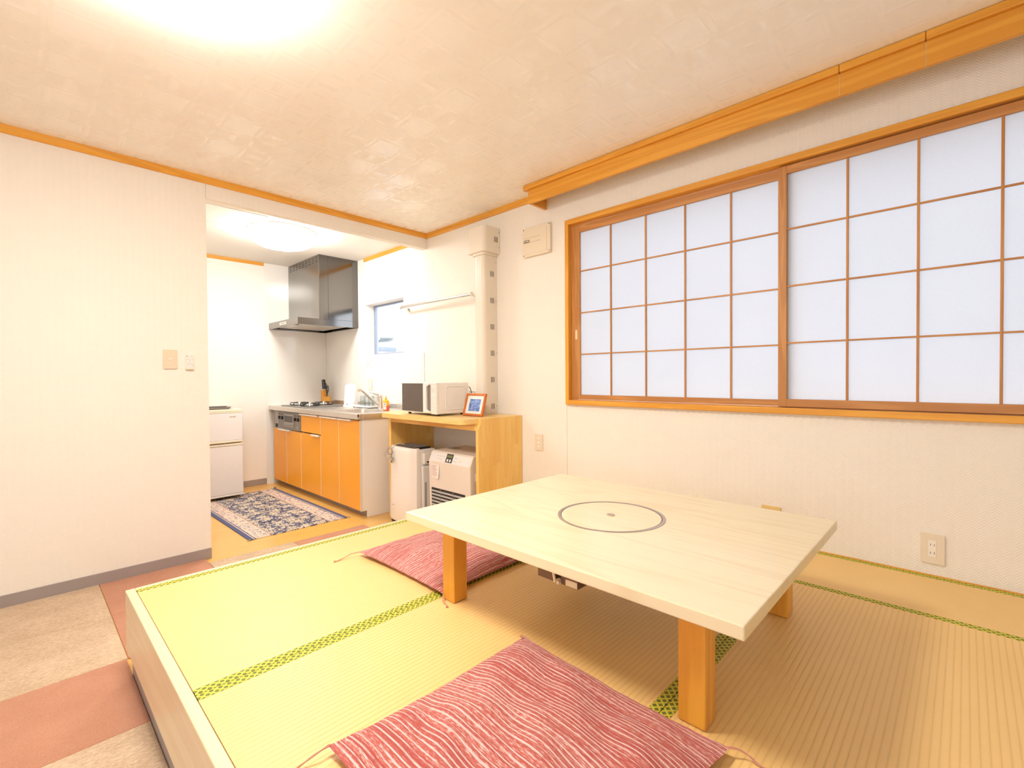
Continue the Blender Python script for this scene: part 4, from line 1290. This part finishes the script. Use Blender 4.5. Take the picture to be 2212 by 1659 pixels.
for s_ in (1, -1):
    cy = 5.188 + .024 * s_ - .006
    cz_ = 1.012 + (.026 if s_ > 0 else 0)
    lp = [Vector((2.395, cy + .017 * math.cos(2 * PI * k / 20), cz_ + .032 * math.sin(2 * PI * k / 20))) for k in range(21)]
    mm = MB(); mm.tube(lp, .0042, 7); mm.tube([(2.395, cy - .004 * s_, cz_ - .032), (2.395, 5.186, .950), (2.395, 5.186 - .004 * s_, .926)], .005, 7)
    mm.build('handle', 'black', sc_)
MB().prism([(5.180, .936), (5.192, .936), (5.190, .9225), (5.182, .9225)], 2.394, 2.396, 'x').build('blade', 'chrome', sc_)

# electric kettle
kt = thing('electric_kettle', 'white electric kettle standing beside the cooktop', 'kettle', (2.345, 4.530, .8405))
kx_, ky_ = 2.345, 4.530
MB().lathe([(.0, .8410), (.074, .8410), (.076, .850), (.074, .856), (.070, .858), (.064, .95), (.058, 1.035), (.056, 1.046), (.048, 1.058), (.028, 1.066), (0, 1.068)], (kx_, ky_, 0), 32).build('jug', 'kettle', kt)
MB().lathe([(.078, .8405), (.080, .846), (.078, .8495)], (kx_, ky_, 0), 32).build('power_base', 'kettle', kt)
MB().tube([(kx_, ky_ + .045, 1.005), (kx_ - .004, ky_ + .066, 1.040), (kx_ - .006, ky_ + .080, 1.052)], [.022, .018, .012], 10).build('spout', 'kettle', kt)
MB().tube([(kx_ - .008, ky_ - .048, 1.046), (kx_ - .012, ky_ - .082, 1.046), (kx_ - .014, ky_ - .100, 1.020), (kx_ - .014, ky_ - .100, .93), (kx_ - .012, ky_ - .090, .890), (kx_ - .010, ky_ - .064, .885)], [.012, .013, .012, .011, .011, .010], 10).build('handle', 'kettle', kt)
MB().lathe([(.012, 1.066), (.012, 1.074), (0, 1.075)], (kx_, ky_, 0), 14).build('lid_knob', 'kettle', kt)
box(kx_ - .016, kx_ - .008, ky_ - .103, ky_ - .099, .90, .908).build('switch', 'black', kt)
box(kx_ - .066, kx_ - .060, ky_ - .045, ky_ - .030, .862, .868).build('badge', 'dark_slot', kt)

# dish tray and glasses
dt = thing('dish_tray', 'shallow white draining tray with glasses beside the sink', 'tray', (2.36, 4.22, .841))
m = MB(); fr0 = rrect(2.275, 2.455, 4.05, 4.375, .02, 4); fr1 = rrect(2.281, 2.449, 4.056, 4.369, .018, 4)
m.prism(fr0, .848, .852, 'z'); rim_frame(m, fr0, fr1, .852, .864, 'z')
m.build('tray', 'kettle', dt)
for x, y in ((2.285, 4.07), (2.285, 4.355), (2.445, 4.07), (2.445, 4.355)):
    MB().lathe([(.007, .8405), (.007, .848)], (x, y, 0), 10).build('foot', 'black', dt)
labs = ('upturned drinking glass on the draining tray, nearest the kettle', 'second upturned drinking glass from the kettle on the tray',
        'third upturned drinking glass from the kettle on the tray', 'upturned drinking glass on the tray, nearest the tap')
for i, y in enumerate((4.325, 4.248, 4.170, 4.095)):
    t = thing('drinking_glass', labs[i], 'glass', (2.365, y, .852), group='glasses on the draining tray')
    MB().lathe([(.033, .8525), (.029, .955), (.027, .958), (0, .958), (0, .952), (.0255, .950), (.031, .8525)], (2.365, y, 0), 20).build('glass', 'tumbler', t)

# tap
fc = thing('kitchen_tap', 'chrome kitchen tap with long upward spout behind the sink', 'tap', (2.275, 3.840, .841))
fx, fy = 2.275, 3.840
MB().lathe([(.030, .8405), (.030, .846), (.026, .850), (.024, .93), (.027, .945), (.027, .968), (.020, .976), (0, .977)], (fx, fy, 0), 24).build('body', 'chrome', fc)
MB().tube([(fx - .015, fy + .008, .876), (fx - .06, fy + .030, .925), (fx - .13, fy + .070, 1.005), (fx - .150, fy + .082, 1.022), (fx - .165, fy + .090, 1.024)], [.013, .0125, .0115, .011, .011], 14).build('spout', 'chrome', fc)
MB().tube([(fx - .165, fy + .090, 1.030), (fx - .168, fy + .092, 1.006)], [.014, .013], 14).build('spout_tip', 'chrome', fc)
MB().tube([(fx, fy, .972), (fx - .035, fy + .045, .985), (fx - .060, fy + .075, 1.000), (fx - .070, fy + .085, .998)], [.012, .010, .008, .007], 10).build('lever', 'chrome', fc)

# detergent bottle
db = thing('detergent_bottle', 'small orange detergent bottle beside the tap', 'bottle', (2.215, 3.650, .841))
bx, by = 2.215, 3.650
m = MB()
def ov(z, a, b_): return [(bx + 1.25 * a * math.cos(2 * PI * k / 24), by + 1.25 * b_ * math.sin(2 * PI * k / 24), z) for k in range(24)]
def loft(secs):
    m = MB(); n = len(secs[0])
    for a, b_ in zip(secs, secs[1:]):
        for k in range(n):
            j = (k + 1) % n; m.face([a[k], a[j], b_[j], b_[k]], True)
    m.face(list(reversed(secs[0]))); m.face(secs[-1]); return m
loft([ov(0.8410, .016, .024), ov(0.8434, .018, .028), ov(0.8886, .018, .029)]).build('lower_body', 'red_liq', db)
loft([ov(0.8886, .018, .029), ov(0.9191, .018, .029), ov(0.9313, .015, .024), ov(0.9374, .009, .011)]).build('upper_body', 'yellow', db)
MB().lathe([(.010, 0.9374), (.010, 0.9520), (.006, 0.9569), (.004, 0.9691), (0, 0.9703)], (bx, by, 0), 14).build('cap', 'yellow', db)
lbm = MB(); lbp = [(bx - .0233 * math.cos(a), by - .0370 * math.sin(a)) for a in [(-.2 + .13 * k) for k in range(9)]]
for a, b_ in zip(lbp, lbp[1:]): lbm.face([(a[0], a[1], 0.8520), (b_[0], b_[1], 0.8520), (b_[0], b_[1], 0.9105), (a[0], a[1], 0.9105)], True)
lo = lbm.build('label', 'white_paper', db)
q = lbp[3]; q2 = lbp[6]
MB().face([(q[0] - .0006, q[1] - .0004, 0.8935), (q2[0] - .0006, q2[1] - .0006, 0.8935), (q2[0] - .0006, q2[1] - .0006, 0.9044), (q[0] - .0006, q[1] - .0004, 0.9044)]).build('label_band', 'ink_blue', lo)
MB().face([(q[0] - .0006, q[1] - .0004, 0.8764), (q2[0] - .0006, q2[1] - .0006, 0.8764), (q2[0] - .0006, q2[1] - .0006, 0.8837), (q[0] - .0006, q[1] - .0004, 0.8837)]).build('label_band', 'ink_red', lo)

# wire sponge rack
wr = thing('wire_rack', 'small wire sponge rack between detergent bottle and microwave', 'wire rack', (2.34, 3.56, .841))
m = MB()
for y in (3.60, 3.565, 3.53, 3.495):
    m.tube([(2.30, y, .8425), (2.30, y, .905), (2.305, y, .910), (2.375, y, .910), (2.38, y, .905), (2.38, y, .8425)], .0016, 6)
for x in (2.30, 2.38):
    m.tube([(x, 3.49, .8425), (x, 3.605, .8425)], .0018, 6)
m.build('wire_frame', 'chrome', wr)

# ================================================================== FRIDGE
fg = thing('refrigerator', 'small two-door refrigerator behind the partition wall', 'refrigerator', (1.22, 5.17, 0))
FX0, FX1, FYF = .985, 1.463, 4.945
box(FX0 + .003, FX1 - .003, FYF + .045, 5.395, .022, .822).build('body', 'cream_plastic', fg, .006)
box(FX0, FX1, FYF + .004, 5.398, .822, .845).build('top_cap', 'cream_plastic', fg, .006)
d1 = box(FX0, FX1, FYF, FYF + .045, .552, .812).build('freezer_door', 'grey_steel', fg, .008, 3)
box(FX0, FX1, FYF - .002, FYF + .043, .811, .821).build('door_cap', 'cream_plastic', d1, .003)
h1 = box(FX0, FX1, FYF - .004, FYF + .043, .535, .553).build('door_trim', 'cream_plastic', d1, .004)
box(FX0 + .02, 1.36, FYF - .006, FYF - .003, .532, .538).build('grip_recess', 'brown_line', h1)
d2 = box(FX0, FX1, FYF, FYF + .045, .050, .507).build('fridge_door', 'grey_steel', fg, .008, 3)
box(FX0, FX1, FYF - .004, FYF + .043, .506, .524).build('door_trim', 'cream_plastic', d2, .004)
box(1.43, 1.455, FYF - .0055, FYF - .0035, .528, .531).build('hinge_cover', 'brown_line', d2)
box(FX0, FX1, FYF - .002, FYF + .043, .036, .050).build('door_foot_trim', 'wh_plastic', d2, .003)
box(FX0 + .02, FX1 - .02, 5.14, 5.38, .0005, .022).build('plinth', 'black', fg)
bd = MB()
for k in range(7): bd.box(1.352 + k * .0055, 1.356 + k * .0055, FYF - .0012, FYF + .0005, .772, .778)
bd.box(1.392, 1.402, FYF - .0012, FYF + .0005, .770, .781)
bd.build('badge', 'brown_line', d1)
ty = thing('oven_tray', 'grey baking tray lying on top of the refrigerator', 'tray', (1.2, 5.12, .846))
m = MB(); o1 = rrect(1.0, 1.37, 5.0, 5.24, .02, 4); o2 = rrect(.985, 1.385, 4.985, 5.255, .025, 4); o3 = rrect(.975, 1.405, 4.975, 5.265, .025, 4)
n = len(o1)
for k in range(n):
    j = (k + 1) % n
    m.face([(*o1[k], .8465), (*o1[j], .8465), (*o2[j], .866), (*o2[k], .866)]); m.face([(*o2[k], .866), (*o2[j], .866), (*o3[j], .867), (*o3[k], .867)])
m.face([(*p, .8465) for p in o1])
m.build('pan', 'mid_grey', ty)
MB().tube([(1.06, 4.99, .869), (1.22, 4.985, .872), (1.34, 4.99, .869)], .004, 8).build('rim_bar', 'black', ty)

# ================================================================== RUG
rg = thing('kitchen_rug', 'navy floral kitchen rug on the vinyl floor before the cabinets', 'rug', (1.4475, 4.352, 0), (0, 0, math.radians(.6)))
RW, RL = .365, .755
m = MB(); nx_, ny_ = 14, 28
rnd = random.Random(2)
def rz_(u, v): return .0055 + .0015 * math.sin(7 * u + 3 * v) * math.sin(4 * v)
P_ = [[(RW * (-1 + 2 * i / nx_), RL * (-1 + 2 * j / ny_), rz_(i / nx_, j / ny_)) for j in range(ny_ + 1)] for i in range(nx_ + 1)]
for i in range(nx_):
    for j in range(ny_):
        m.face([P_[i][j], P_[i + 1][j], P_[i + 1][j + 1], P_[i][j + 1]], True)
def side(seq):
    for a, b_ in zip(seq, seq[1:]): m.face([a, b_, (b_[0], b_[1], .0008), (a[0], a[1], .0008)])
side([P_[i][0] for i in range(nx_ + 1)]); side([P_[i][-1] for i in range(nx_ + 1)]); side(P_[0]); side(P_[-1])
m.face([P_[0][0][:2] + (.0008,), P_[-1][0][:2] + (.0008,), P_[-1][-1][:2] + (.0008,), P_[0][-1][:2] + (.0008,)])
m.build('pile', 'rug', rg, local=True)
for u, v in ((1, 1), (1, -1), (-1, 1), (-1, -1)):
    MB().tube([(u * (RW - .012), v * (RL - .004), .005), (u * (RW - .008), v * (RL + .012), .012), (u * (RW + .006), v * (RL + .020), .010), (u * (RW + .014), v * (RL + .014), .004)], .003, 6).build('corner_thread', plain('rug_thread', (.07, .08, .15), .9) if (u, v) == (1, 1) else 'base_grey', rg, local=True)

# ================================================================== CEILING LIGHTS
def ceiling_lamp(label, x, y, zc, r, h, mat, rim=.038):
    t = thing('ceiling_light', label, 'ceiling light', (x, y, zc), group='round ceiling lights')
    # flat-bottomed shallow dome
    pr = [(r * .97, zc - rim + .002), (r * .985, zc - rim - .0015), (r * .985, zc - rim - .004)]
    for i in range(1, 13):
        a = .5 * PI * i / 12
        pr.append((max(0.0, r * .985 * math.cos(a) ** .5) if i < 12 else 0.0, zc - rim - .004 - (h - rim - .004) * math.sin(a)))
    MB().lathe(pr, (x, y, 0), 48).build('cover', mat, t)
    MB().lathe([(r * .985, zc - .0005), (r * 1.0, zc - .008), (r * 1.0, zc - rim), (r * .985, zc - rim - .001)], (x, y, 0), 48).build('base_ring', 'wh_plastic', t)
    return t
ceiling_lamp('large round glowing ceiling light over the tatami room', .300, 1.620, CZ, .29, .105, 'lamp_main')
ceiling_lamp('round glowing ceiling light in the kitchen alcove', 1.55, 4.14, KZ, .26, .135, 'lamp_kit', .014)

# attic hatch
ha = thing('ceiling_hatch', 'flush square access hatch in the kitchen ceiling', 'ceiling hatch', (1.1, 4.06, KZ))
m = MB(); rim_frame(m, [(.90, 3.84), (1.335, 3.84), (1.335, 4.275), (.90, 4.275)], [(.914, 3.854), (1.321, 3.854), (1.321, 4.261), (.914, 4.261)], KZ - .006, KZ - .0004, 'z')
m.build('frame', 'wh_plastic', ha)
box(.917, 1.318, 3.857, 4.258, KZ - .003, KZ - .0004).build('panel', 'kceil', ha)
m = MB(); rim_frame(m, [(.9135, 3.8535), (1.3215, 3.8535), (1.3215, 4.2615), (.9135, 4.2615)], [(.9175, 3.8575), (1.3175, 3.8575), (1.3175, 4.2575), (.9175, 4.2575)], KZ - .0035, KZ - .0006, 'z')
m.build('shadow_gap', 'brown_line', ha)
